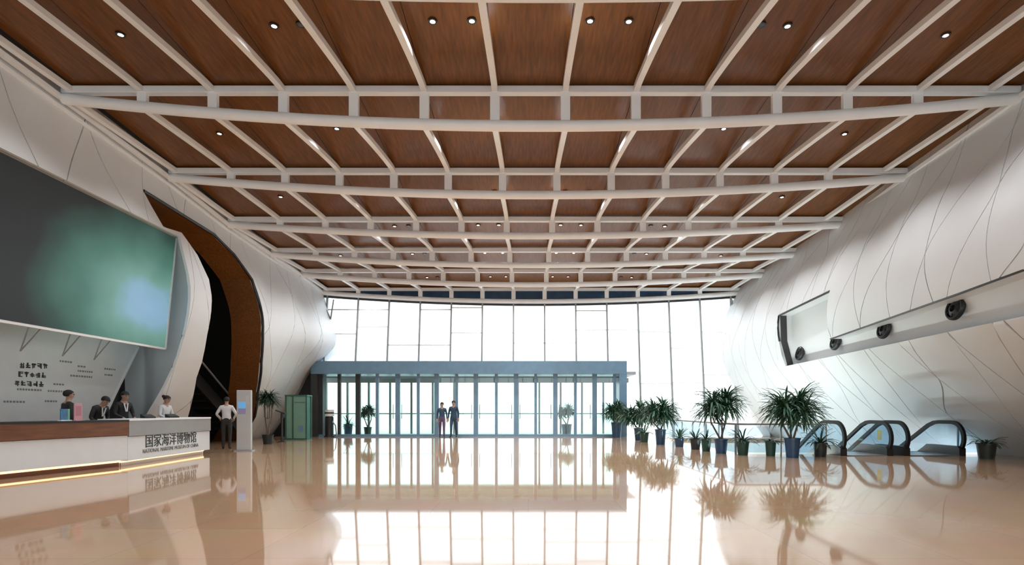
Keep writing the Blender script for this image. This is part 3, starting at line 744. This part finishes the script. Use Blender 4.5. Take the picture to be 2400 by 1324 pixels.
# ---- people
def rotx(p, a, c):
    v = Vector(p) - Vector(c); return Vector(c) + Matrix.Rotation(a, 3, 'X') @ v
SKIN = mat('skin', (0.42, 0.25, 0.18), 0.5, var=0.08, vscale=8); HAIR = mat('black_hair', (0.010, 0.009, 0.009), 0.75, var=0.3, vscale=30)
EYE = mat('dark_eye', (0.02, 0.015, 0.012), 0.2, var=0.1); LIP = mat('lip', (0.30, 0.12, 0.10), 0.5, var=0.1)
def person(label, loc, rz, top, legs, shoes, lean=0.0, head_tilt=0.0, arms=None, stride=0.0, h=1.70, bun=False, lapel=None, group=None, seated=False):
    k = h / 1.74
    root = thing('person', label, 'person', loc, rz, group=group)
    V = []; E = []; RAD = []; TAGS = []
    def v(p, r, t): V.append(Vector(p)); RAD.append(r if isinstance(r, tuple) else (r, r)); TAGS.append(t); return len(V) - 1
    def e(a, b): E.append((a, b)); return b
    pc = (0, 0, 0.95)
    def up(p): return rotx(p, lean, pc)          # positive lean bends towards -Y
    hc = up((0, -0.005, 1.52))
    def hd(p): return rotx(up(p), head_tilt, hc)
    pel = v((0, 0, 0.95), (0.155, 0.11), 'L')
    w = e(pel, v(up((0, 0, 1.10)), (0.135, 0.10), 'T')); c1 = e(w, v(up((0, 0.005, 1.28)), (0.155, 0.11), 'T')); c2 = e(c1, v(up((0, 0.01, 1.40)), (0.15, 0.10), 'T'))
    n0 = e(c2, v(up((0, 0.0, 1.485)), 0.065, 'S')); n1 = e(n0, v(hd((0, -0.008, 1.54)), 0.055, 'S'))
    j = e(n1, v(hd((0, -0.03, 1.585)), (0.066, 0.078), 'S')); hm = e(j, v(hd((0, -0.02, 1.64)), (0.076, 0.096), 'S')); ht = e(hm, v(hd((0, -0.012, 1.70)), (0.068, 0.085), 'S'))
    for sx in (-1, 1):
        a = (arms or {}).get(sx) or dict(el=(0.235, 0.03, 1.15), wr=(0.245, -0.05, 0.90))
        sh = e(c2, v(up((sx * 0.165, 0.01, 1.41)), 0.068, 'T'))
        el_p = up((sx * a['el'][0], a['el'][1], a['el'][2])); wr_p = up((sx * a['wr'][0], a['wr'][1], a['wr'][2]))
        el = e(sh, v(el_p, 0.047, 'T')); mid = e(el, v(el_p.lerp(wr_p, 0.85), 0.036, 'T')); wr = e(mid, v(wr_p, 0.028, 'S'))
        dd = (wr_p - el_p).normalized(); side = dd.cross(Vector((0, -1, 0.3))); side.normalize(); pn = side.cross(dd).normalized()
        pm = e(wr, v(wr_p + dd * 0.07, (0.036, 0.018), 'S'))
        for q, (o_, L_) in enumerate(((-0.030, 0.068), (-0.010, 0.080), (0.010, 0.076), (0.030, 0.060))):
            f1 = wr_p + dd * 0.085 + side * o_; f2 = f1 + dd * L_ * 0.55 - pn * 0.010; f3 = f2 + dd * L_ * 0.40 - pn * 0.022
            i1 = e(pm, v(f1, 0.0095, 'S')); i2 = e(i1, v(f2, 0.0085, 'S')); e(i2, v(f3, 0.0075, 'S'))
        t1 = wr_p + dd * 0.035 - side * sx * 0.040; t2 = t1 + dd * 0.035 - side * sx * 0.018 - pn * 0.01
        i1 = e(wr, v(t1, 0.011, 'S')); e(i1, v(t2, 0.009, 'S'))
        st_ = stride * sx
        hp = e(pel, v((sx * 0.09, 0, 0.86), (0.095, 0.10), 'L'))
        if seated: kn = e(hp, v((sx * 0.12, -0.42, 0.52), 0.068, 'L')); an = e(kn, v((sx * 0.12, -0.40, 0.10), 0.046, 'L')); fy = -0.40
        else: kn = e(hp, v((sx * 0.095, -0.01 - st_ * 0.5, 0.49), 0.066, 'L')); an = e(kn, v((sx * 0.095, 0.03 - st_ + (0.06 if st_ < 0 else 0), 0.095), 0.045, 'L')); fy = 0.03 - st_
        hl = e(an, v((sx * 0.097, fy + 0.01, 0.045), 0.043, 'F')); e(hl, v((sx * 0.115, fy - 0.15, 0.036), (0.042, 0.034), 'F'))
    me = bpy.data.meshes.new('body'); me.from_pydata([tuple(p * k) for p in V], E, [])
    o = bpy.data.objects.new('body', me); COL.objects.link(o)
    o.modifiers.new('skin', 'SKIN').use_smooth_shade = True
    if not me.skin_vertices: 
        bm = bmesh.new(); bm.from_mesh(me); bm.verts.layers.skin.verify(); bm.to_mesh(me); bm.free()
    for i, sv in enumerate(me.skin_vertices[0].data): sv.radius = (RAD[i][0] * k, RAD[i][1] * k); sv.use_root = (i == 0)
    s_ = o.modifiers.new('sub', 'SUBSURF'); s_.levels = 2; s_.render_levels = 2
    bpy.context.view_layer.update()
    m2 = bpy.data.meshes.new_from_object(o.evaluated_get(bpy.context.evaluated_depsgraph_get()))
    COL.objects.unlink(o); bpy.data.objects.remove(o)
    m2.materials.clear()
    for x in (SKIN, top, legs, shoes): m2.materials.append(x)
    idx = {'S': 0, 'T': 1, 'L': 2, 'F': 3}; pts = [p * k for p in V]
    for f in m2.polygons:
        c = f.center; best = min(range(len(E)), key=lambda q: seg_d(c, pts[E[q][0]], pts[E[q][1]]))
        a, b = E[best]; t = TAGS[a] if (c - pts[a]).length < (c - pts[b]).length else TAGS[b]
        f.material_index = idx[t]; f.use_smooth = True
    body = link('body', m2, root)
    # face, ears and hair
    def at_h(x, y, z): return hd((x, y, z)) * k
    fc = MB(); fc.tube([at_h(0, -0.10, 1.668), at_h(0, -0.122, 1.635), at_h(0, -0.105, 1.622)], [0.008 * k, 0.015 * k, 0.012 * k], 6); fc.build('nose', SKIN, body, smooth=True)
    for sx in (-1, 1):
        ball(at_h(sx * 0.032, -0.098, 1.662), 0.011 * k, 'eye', EYE, body); ball(at_h(sx * 0.078, -0.005, 1.645), 0.022 * k, 'ear', SKIN, body, (0.45, 0.8, 1.3))
    MB().tube([at_h(-0.025, -0.104, 1.594), at_h(0, -0.112, 1.592), at_h(0.025, -0.104, 1.594)], 0.006 * k, 6).build('mouth', LIP, body, smooth=True)
    hb = bmesh.new(); bmesh.ops.create_uvsphere(hb, u_segments=18, v_segments=12, radius=1)
    for q in hb.verts:
        x, y, z = q.co
        if z < -0.1 and y < 0.15: z = max(z, -0.1); 
        if y < -0.35: z = max(z, 0.28)
        z = max(z, -0.62)
        q.co = hd((x * 0.092, -0.005 + y * 0.112, 1.668 + z * 0.098)) * k
    hme = bpy.data.meshes.new('hair'); hb.to_mesh(hme); hb.free(); hme.materials.append(HAIR)
    for f in hme.polygons: f.use_smooth = True
    link('hair', hme, root)
    if bun: ball(at_h(0, 0.12, 1.70), 0.05 * k, 'hair_bun', HAIR, root)
    if lapel:
        MB().sweep([up((-0.05, -0.085, 1.46)) * k, up((-0.01, -0.135, 1.24)) * k], 0.03, 0.012, up=Vector((0, -1, 0))).build('shirt_front', lapel, root)
        MB().sweep([up((0.05, -0.085, 1.46)) * k, up((0.01, -0.135, 1.24)) * k], 0.03, 0.012, up=Vector((0, -1, 0))).build('shirt_front', lapel, root)
    return root
def seg_d(p, a, b):
    d = b - a; t = max(0, min(1, (p - a).dot(d) / max(1e-9, d.length_squared))); return (p - (a + d * t)).length
def ball(c, r, name, m, parent, sc=(1, 1, 1)):
    bm = bmesh.new(); bmesh.ops.create_uvsphere(bm, u_segments=10, v_segments=8, radius=r)
    for v_ in bm.verts: v_.co = Vector((v_.co.x * sc[0], v_.co.y * sc[1], v_.co.z * sc[2])) + Vector(c)
    me = bpy.data.meshes.new(name); bm.to_mesh(me); bm.free(); me.materials.append(m)
    for f in me.polygons: f.use_smooth = True
    return link(name, me, parent)
SUIT = mat('black_suit', (0.014, 0.014, 0.015), 0.7, var=0.15, vscale=5); SHIRT = mat('white_shirt', (0.62, 0.63, 0.64), 0.7, var=0.05, vscale=5)
NAVY = mat('navy_cloth', (0.022, 0.055, 0.10), 0.7, var=0.15, vscale=5); TROU = mat('dark_trousers', (0.018, 0.018, 0.020), 0.7, var=0.15); SHOE = mat('black_shoe', (0.01, 0.01, 0.01), 0.3, var=0.1)
PURP = mat('plum_cloth', (0.10, 0.06, 0.13), 0.7, var=0.15)
desk_arm = {s: dict(el=(0.24, -0.05, 1.16), wr=(0.14, -0.26, 1.08)) for s in (-1, 1)}
def desk_spot(px, X): return (X, F * X / (px - VX), 0)
person('person in black with cropped dark hair standing behind the blue card', desk_spot(160, -10.7), R(150), SUIT, TROU, SHOE, h=1.71)
person('person in black suit bending low over the desk', desk_spot(222, -10.6), R(80), SUIT, TROU, SHOE, lean=R(-0) + R(24), head_tilt=R(16), arms=desk_arm, h=1.66, lapel=SHIRT)
person('person in black suit with white shirt front standing behind the desk', desk_spot(286, -10.6), R(70), SUIT, TROU, SHOE, lean=R(7), head_tilt=R(8), arms=desk_arm, h=1.74, lapel=SHIRT)
person('person in white shirt standing at the far end of the desk', desk_spot(385, -10.45), R(80), SHIRT, TROU, SHOE, lean=R(5), head_tilt=R(10), arms=desk_arm, h=1.67, bun=True)
person('person in white shirt and black trousers waiting at the passage opening', (Xat(531, 18.6), 18.6, 0), R(200), SHIRT, TROU, SHOE, h=1.68, arms={s: dict(el=(0.30, 0.04, 1.17), wr=(0.20, -0.12, 1.02)) for s in (-1, 1)})
person('person in dark blue clothes walking in beside the taller companion', (Xat(1036, 26.4), 26.4, 0), R(10), NAVY, PURP, SHOE, h=1.62, stride=0.14)
person('taller person in dark blue suit walking in from the doors', (Xat(1063, 26.6), 26.6, 0), R(-5), NAVY, NAVY, SHOE, h=1.70, stride=-0.16)

# ---- kiosk, stand, cabinet
kx, ky = Xat(573, 17.6), 17.6
ks = thing('info_pillar', 'slim pale grey information pillar with small blue screen', 'kiosk', (kx, ky, 0), R(8))
MB().box(-0.21, 0.21, -0.07, 0.07, 0.03, 1.88).build('body', mat('pale_grey_metal', (0.45, 0.45, 0.45), 0.4, var=0.04), ks, bevel=0.015)
MB().box(-0.26, 0.26, -0.16, 0.16, 0, 0.03).build('base_plate', M_grey, ks)
MB().box(-0.16, 0.06, -0.074, -0.069, 1.32, 1.52).build('screen', mat('blue_screen', (0.05, 0.16, 0.30), 0.3, var=0.2, emit=(0.10, 0.30, 0.55), estr=0.6), ks)
MB().box(-0.16, 0.06, -0.074, -0.069, 1.14, 1.31).build('notice', mat('lilac_print', (0.30, 0.27, 0.48), 0.5, var=0.1), ks)
MB().box(0.06, 0.15, -0.074, -0.069, 1.45, 1.70).build('notice', M_lgrey, ks)
px_, py_ = Xat(661, 22.6), 22.6
ps = thing('post_stand', 'thin black post stand with slanted top beside the green cabinet', 'stand', (px_, py_, 0))
MB().lathe([(0.02, 0), (0.17, 0), (0.17, 0.02), (0.03, 0.04)], seg=16).build('base', M_black, ps, smooth=True)
MB().tube([(0, 0, 0.03), (0, 0, 1.15)], 0.05, 8).build('pole', M_black, ps, smooth=True)
MB().sweep([(-0.22, 0, 1.26), (0.16, 0, 1.12)], 0.22, 0.03).build('slanted_top', M_black, ps)
gcx, gcy = Xat(701, 24.6), 24.6
gc = thing('glass_cabinet', 'green tinted glass cabinet standing beside the entrance portal', 'cabinet', (gcx, gcy, 0))
M_gf = mat('green_frame', (0.03, 0.12, 0.085), 0.4, var=0.1)
M_gp = mat('green_panel', (0.19, 0.34, 0.27), 0.25, var=0.06)
for x in (-0.46, -0.16, 0.42):
    MB().box(x - 0.03, x + 0.03, -0.28, -0.22, 0, 1.86).build('frame_post', M_gf, gc)
for x in (-0.46, 0.42): MB().box(x - 0.03, x + 0.03, 0.22, 0.28, 0, 1.86).build('frame_post', M_gf, gc)
MB().box(-0.5, 0.46, -0.29, 0.29, 1.86, 1.92).build('top', M_gf, gc); MB().box(-0.5, 0.46, -0.29, 0.29, 0.0, 0.06).build('base', M_gf, gc)
MB().box(-0.43, -0.19, -0.26, -0.245, 0.06, 1.86).build('front_panel', M_gp, gc); MB().box(-0.13, 0.39, -0.26, -0.245, 0.06, 1.86).build('front_panel', M_gp, gc)
MB().box(-0.43, 0.39, 0.24, 0.255, 0.06, 1.86).build('back_panel', M_gp, gc); MB().box(0.40, 0.42, -0.22, 0.22, 0.06, 1.86).build('side_panel', M_gf, gc); MB().box(-0.47, -0.45, -0.22, 0.22, 0.06, 1.86).build('side_panel', M_gp, gc)
MB().box(0.08, 0.28, -0.266, -0.261, 0.35, 0.58).build('blue_notice', mat('blue_notice', (0.13, 0.24, 0.40), 0.5, var=0.1), gc)
MB().box(-0.10, 0.36, -0.264, -0.261, 1.58, 1.61).build('top_line', M_gf, gc)
bx_, by_ = Xat(772, 26.8), 26.8
bn = thing('pedestal_bin', 'black pedestal with white striped head just inside the doors', 'pedestal', (bx_, by_, 0))
MB().lathe([(0.02, 0), (0.24, 0), (0.24, 0.05), (0.19, 0.08), (0.19, 0.92), (0.15, 0.98)], seg=18).build('body', M_black, bn, smooth=True)
for z0, z1, m in ((0.98, 1.10, M_deskw), (1.10, 1.17, M_black), (1.17, 1.29, M_deskw)): MB().lathe([(0.02, z0), (0.21, z0), (0.21, z1), (0.02, z1)], seg=18).build('striped_band', m, bn, smooth=True)
MB().tube([(0.15, -0.05, 0.75), (0.32, -0.1, 0.55), (0.38, -0.1, 0.05)], 0.03, 6).build('side_arm', M_grey, bn, smooth=True)

# ---- plants
def leaf_strip(mb, base, az, el, L, w, droop, seg=4, mi=0):
    p = Vector(base); d = Vector((math.cos(az) * math.cos(el), math.sin(az) * math.cos(el), math.sin(el)))
    side = Vector((-math.sin(az), math.cos(az), 0)); vs = []
    for i in range(seg + 1):
        t = i / seg; ww = w * (0.35 + 1.3 * t) * (1 - t) ** 0.5 + 0.002 if t > 0 else w * 0.35
        vs += [p - side * ww / 2, p + Vector((0, 0, -0.12 * w)), p + side * ww / 2]
        p = p + d * (L / seg); d = (d + Vector((0, 0, -droop / seg))).normalized()
    fs = []
    for i in range(seg): a = 3 * i; fs += [(a, a + 1, a + 4, a + 3), (a + 1, a + 2, a + 5, a + 4)]
    mb.add(vs, fs, mi)
def POT_OF(t): return [c for c in t.children if c.name.split('.')[0] == 'pot'][0]
def pot(parent, r, h, m, square=False):
    MB().lathe([(0.02, 0), (r * 0.78, 0), (r * 0.98, h * 0.93), (r * 1.06, h * 0.93), (r * 1.06, h), (r * 0.92, h), (r * 0.90, h * 0.9), (0.02, h * 0.9)], seg=20).build('pot', m, parent, smooth=True)
    parent = POT_OF(parent)
    MB().lathe([(0.01, h * 0.905), (r * 0.9, h * 0.905), (r * 0.5, h * 0.93), (0.01, h * 0.935)], seg=16).build('soil', M_soil, parent, smooth=True)
def tree(label, px, py, H, wid, pr, ph, pm, seed, leafm=M_leaf, nb=5, X=None, grp='potted dracaena trees along the escalator well'):
    Y = F * CH / (py - VY) if X is None else X
    t = thing('potted_tree', label, 'potted plant', (Xat(px, Y), Y, 0), group=grp)
    rn = random.Random(seed); pot(t, pr, ph, pm)
    fo = MB(); crown_z = H - wid * 0.30
    for b in range(nb):
        az = b * 2 * math.pi / nb + rn.uniform(-0.4, 0.4); rr = wid * (0.13 if b else 0.02) + rn.uniform(0, 0.06) * wid
        tip = Vector((math.cos(az) * rr * 1.3, math.sin(az) * rr, crown_z + (0.10 if b == 0 else rn.uniform(-0.10, 0.06)) * wid))
        q0 = Vector((rn.uniform(-.03, .03), rn.uniform(-.03, .03), ph * 0.9)); q1 = Vector((tip.x * 0.9, tip.y * 0.9, ph + (crown_z - ph) * 0.5))
        if b < 3: MB().tube([q0, q0.lerp(q1, .6) , q1, tip], [0.03, 0.026, 0.022, 0.018], 7).build('stem', M_bark, t, smooth=True)
        else: MB().tube([Vector((0, 0, ph + (crown_z - ph) * 0.45)), q1 * 0.9 + Vector((0, 0, .1)), tip], [0.02, 0.018, 0.015], 6).build('stem', M_bark, t, smooth=True)
        for l in range(95):
            a = rn.uniform(0, 2 * math.pi); el = rn.uniform(-0.45, 1.2)
            leaf_strip(fo, tip + Vector((0, 0, rn.uniform(-0.08, 0.05))), a, el, wid * rn.uniform(0.34, 0.48), 0.045 * wid / 1.4 * rn.uniform(.9, 1.5), rn.uniform(0.9, 2.0))
    fo.build('foliage', leafm, t, kind='stuff')
    return t
def shrub(label, px, py, H, wid, pr, ph, pm, seed, leafm=M_leaf2, Y=None, n=26, w=0.07, grp='small potted plants around the escalator well', droop=(1.0, 2.0), elr=(0.25, 1.4)):
    Y = F * CH / (py - VY) if Y is None else Y
    t = thing('potted_plant', label, 'potted plant', (Xat(px, Y), Y, 0), group=grp)
    rn = random.Random(seed); pot(t, pr, ph, pm)
    for l in range(n):
        mb = MB(); a = l * 2.4 + rn.uniform(-.3, .3); el = rn.uniform(*elr)
        leaf_strip(mb, (math.cos(a) * .02, math.sin(a) * .02, ph * 0.9), a, el, (H - ph) * 0.45 + wid * 0.42 * rn.uniform(.7, 1.1), w * rn.uniform(.8, 1.2), rn.uniform(*droop), 5)
        mb.build('leaf', leafm, t)
    return t
tree('tall dracaena in square-shouldered blue pot, nearest to the escalators', 1857, 1072, 1.83, 1.72, 0.20, 0.52, M_pot_blue, 1)
tree('tall dracaena in blue pot at the corner of the escalator well', 1690, 1062, 1.86, 1.66, 0.19, 0.42, M_pot_blue, 2)
tree('mid-sized dracaena in blue pot, third in the row from the escalators', 1548, 1041, 1.66, 1.75, 0.20, 0.55, M_pot_blue, 3)
tree('mid-sized dracaena in blue pot, second in the row from the portal', 1497, 1031, 1.60, 1.8, 0.20, 0.5, M_pot_blue, 4)
tree('dracaena in blue tub against the right jamb of the portal', 1445, 1025, 1.66, 1.55, 0.25, 0.7, M_pot_blue, 5)
shrub('bushy plant in small blue pot beneath the row of dracaenas', 1592, 1047, 0.75, 0.75, 0.17, 0.30, M_pot_blue, 6, M_leaf)
shrub('leafy plant in dark green pot between two blue dracaena pots', 1510, 1036, 0.80, 0.8, 0.18, 0.38, M_pot_green, 7, M_leaf)
shrub('small plant in black pot left of the corner dracaena', 1630, 1053, 0.62, 0.75, 0.17, 0.34, M_pot_dark, 8)
shrub('small plant in green pot touching the corner dracaena', 1655, 1057, 0.66, 0.55, 0.15, 0.36, M_pot_green, 9)
shrub('spreading dark green plant right of the corner dracaena', 1741, 1066, 0.76, 0.85, 0.17, 0.38, M_pot_green, 10, n=34)
shrub('flat-topped plant in green pot between the two tall dracaenas', 1806, 1068, 0.60, 0.75, 0.15, 0.42, M_pot_green, 11, n=22, elr=(0.25, 0.6), droop=(0.5, 1.2))
shrub('dense dark plant in pot beside the first escalator', 1922, 1070, 0.76, 0.95, 0.18, 0.38, M_pot_dark, 12, n=36)
shrub('black-potted plant with arching leaves right of the escalators', 2312, 1075, 0.70, 0.85, 0.22, 0.40, M_pot_dark, 13, n=24, elr=(0.3, 1.0))
tree('dark bushy plant in pot against the left wall by the pillar', 628, 0, 1.95, 0.95, 0.2, 0.35, M_pot_dark, 14, M_leaf2, X=21.2, grp='plants near the entrance')
shrub('plant in dark blue pot inside the left glass doors', 816, 0, 1.2, 0.8, 0.24, 0.55, M_pot_blue, 15, M_leaf, Y=29.6, grp='plants near the entrance')
tree('tall leafy green plant inside the left glass doors', 862, 0, 1.5, 1.05, 0.2, 0.4, M_pot_green, 16, M_leaf, X=29.3, grp='plants near the entrance')
tree('round leafy plant in blue pot behind the right glass doors', 1328, 0, 1.6, 1.15, 0.27, 0.55, M_pot_blue, 17, M_leaf, X=29.2, grp='plants near the entrance')

# ---- escalators
def escalator(label, xa, xb):
    es = thing('escalator', label, 'escalator', (0, 15.6, 0), group='escalators going down beside the right wall')
    T = math.tan(R(30))
    def rail(r, off):
        pts = []
        c = (r + off, 0.48)
        for q in range(0, 13):
            a = -math.pi * 0.62 - (math.pi * 0.88) * q / 12
            pts.append((c[0] + r * math.cos(a), c[1] + r * math.sin(a)))
        pts += [(c[0] + 0.12, c[1] + r), (0.95, c[1] + r), (1.15, c[1] + r - 0.02), (1.4, c[1] + r - 0.11)]
        y, z = pts[-1]
        pts.append((y + 5.8, z - 5.8 * T)); return pts
    for x in (xa, xb):
        P = rail(0.44, 0.0)
        MB().sweep([(x, y, z) for y, z in P], 0.10, 0.075, up=Vector((1, 0, 0))).build('handrail', M_rubber, es, smooth=False)
        I = [(y, z) for y, z in rail(0.40, 0.04)]
        lowline = [(I[-1][0], I[-1][1] - 0.75), (1.55, 0.02), (0.15, 0.02)]
        MB().prism(I + lowline, 0, x - 0.006, x + 0.006).build('glass_balustrade', M_blue_glass, es)
        MB().prism([(0.05, 0.0), (0.05, 0.20), (0.12, 0.26), (1.35, 0.26), (1.5, 0.16), (7.2, 0.16 - 5.7 * T), (7.2, -0.35 - 5.7 * T), (1.5, -0.2), (1.5, 0.0)], 0, x - 0.09, x + 0.09).build('skirt', M_black, es)
    MB().box(xa + 0.10, xb - 0.10, 0.02, 1.35, 0.003, 0.022).build('landing_plate', M_chrome, es)
    MB().box(xa + 0.10, xb - 0.10, 1.35, 1.5, -0.02, 0.03).build('comb_plate', M_chrome, es)
    for q in range(17):
        y = 1.5 + 0.33 * q; z = -0.02 - max(0, q - 1) * 0.33 * T
        s_ = MB(); s_.box(xa + 0.12, xb - 0.12, y, y + 0.34, z - 0.03, z)
        s_.box(xa + 0.12, xb - 0.12, y + 0.33, y + 0.345, z - 0.2, z - 0.03); s_.build('step', M_chrome, es)
    return es
e1 = escalator('first escalator, nearer to the tall dracaena, black handrails and blue glass', 8.68, 9.96)
MB().box(9.96 - 0.012, 9.96 - 0.007, 0.42, 0.62, 0.42, 0.70).build('yellow_sticker', mat('yellow_sticker', (0.33, 0.33, 0.08), 0.5, var=0.1), e1)
escalator('second escalator, nearer to the right wall, black handrails and blue glass', 10.42, 11.95)

# ---- glass barriers round the well
def barrier(label, a, b, n, h=0.86, brace=False):
    a = Vector(a); b = Vector(b); t = thing('glass_barrier', label, 'barrier', (0, 0, 0), group='glass barriers around the escalator well')
    MB().tube([a + Vector((0, 0, h)), b + Vector((0, 0, h))], 0.028, 8).build('handrail', M_mull, t, smooth=True)
    dv = (b - a) / n; pn = Vector((-dv.y, dv.x, 0)).normalized()
    for i in range(n + 1):
        p_ = a + dv * i; MB().box(p_.x - 0.018, p_.x + 0.018, p_.y - 0.018, p_.y + 0.018, 0, h).build('post', M_mull, t)
        if i < n:
            u = dv.normalized(); q0 = p_ + u * 0.03; q1 = p_ + dv - u * 0.03; w_ = pn * 0.006
            v = [q0 - w_, q1 - w_, q1 + w_, q0 + w_]; v = [(x.x, x.y, 0.06) for x in v] + [(x.x, x.y, h - 0.05) for x in v]
            MB().add(v, [(3, 2, 1, 0), (4, 5, 6, 7), (0, 1, 5, 4), (1, 2, 6, 5), (2, 3, 7, 6), (3, 0, 4, 7)]).build('glass_panel', M_blue_glass, t)
    if brace: MB().tube([b + Vector((0, 0, h)), b + Vector((0.45, -0.4, 0.0))], 0.03, 8).build('brace', M_mull, t, smooth=True)
    return t
barrier('glass barrier with grey rail behind the tall dracaenas', (5.9, 16.15, 0), (8.45, 16.15, 0), 2)
barrier('short glass barrier between second escalator and right wall', (12.2, 16.15, 0), (13.1, 16.15, 0), 1, brace=True)
barrier('long glass barrier running back beside the row of plants', (5.9, 16.2, 0), (5.9, 26.0, 0), 7)
for q in range(1):
    wlgt = thing('well_head_fill', 'added fill lamp hidden under the floor edge at the head of the escalators', 'light', (7.2, WY0 + 0.10, -0.55))  # unseen lamp added to brighten the pit below floor level
    MB().box(-0.8, 0.8, -0.09, 0.05, -0.06, 0.06).build('housing', M_steelw, wlgt); MB().box(-0.75, 0.75, 0.051, 0.056, -0.04, 0.04).build('lens', mat('cool_fill_lens', (0.9, 0.95, 0.92), 0.4, var=0.01, emit=(0.88, 1.0, 0.95), estr=3.0), wlgt)
    L = bpy.data.lights.new('lamp', 'AREA'); L.shape = 'RECTANGLE'; L.size = 1.4; L.size_y = 0.1; L.energy = 120; L.color = (0.90, 1.0, 0.96)
    lo = bpy.data.objects.new('lamp', L); COL.objects.link(lo); lo.parent = wlgt; lo.location = (0, 0.07, 0); lo.rotation_euler = Vector((0, 0.9, -0.1)).to_track_quat('-Z', 'Z').to_euler()
for q in range(3):
    wlgt = thing('well_fill_light', 'added fill light on the well lining, %s along the well' % ('first', 'second', 'third')[q], 'light', (WX0 + 0.10, 18.2 + 3.0 * q, -0.75), group='added fill lights inside the escalator well')  # hidden lamps added to brighten the well and the lower right wall
    MB().box(-0.09, 0.05, -1.1, 1.1, -0.06, 0.06).build('housing', M_steelw, wlgt); MB().box(0.051, 0.056, -1.05, 1.05, -0.04, 0.04).build('lens', mat('cool_fill_lens', (0.9, 0.95, 0.92), 0.4, var=0.01, emit=(0.88, 1.0, 0.95), estr=3.0), wlgt)
    L = bpy.data.lights.new('lamp', 'AREA'); L.shape = 'RECTANGLE'; L.size = 2.0; L.size_y = 0.1; L.energy = 70; L.color = (0.88, 1.0, 0.94)
    lo = bpy.data.objects.new('lamp', L); COL.objects.link(lo); lo.parent = wlgt; lo.location = (0.07, 0, 0); lo.rotation_euler = (R(0), R(-105), R(0)); lo.rotation_euler = Vector((0.9, 0, 0.35)).to_track_quat('-Z', 'Y').to_euler()
print('objects', len(bpy.data.objects))
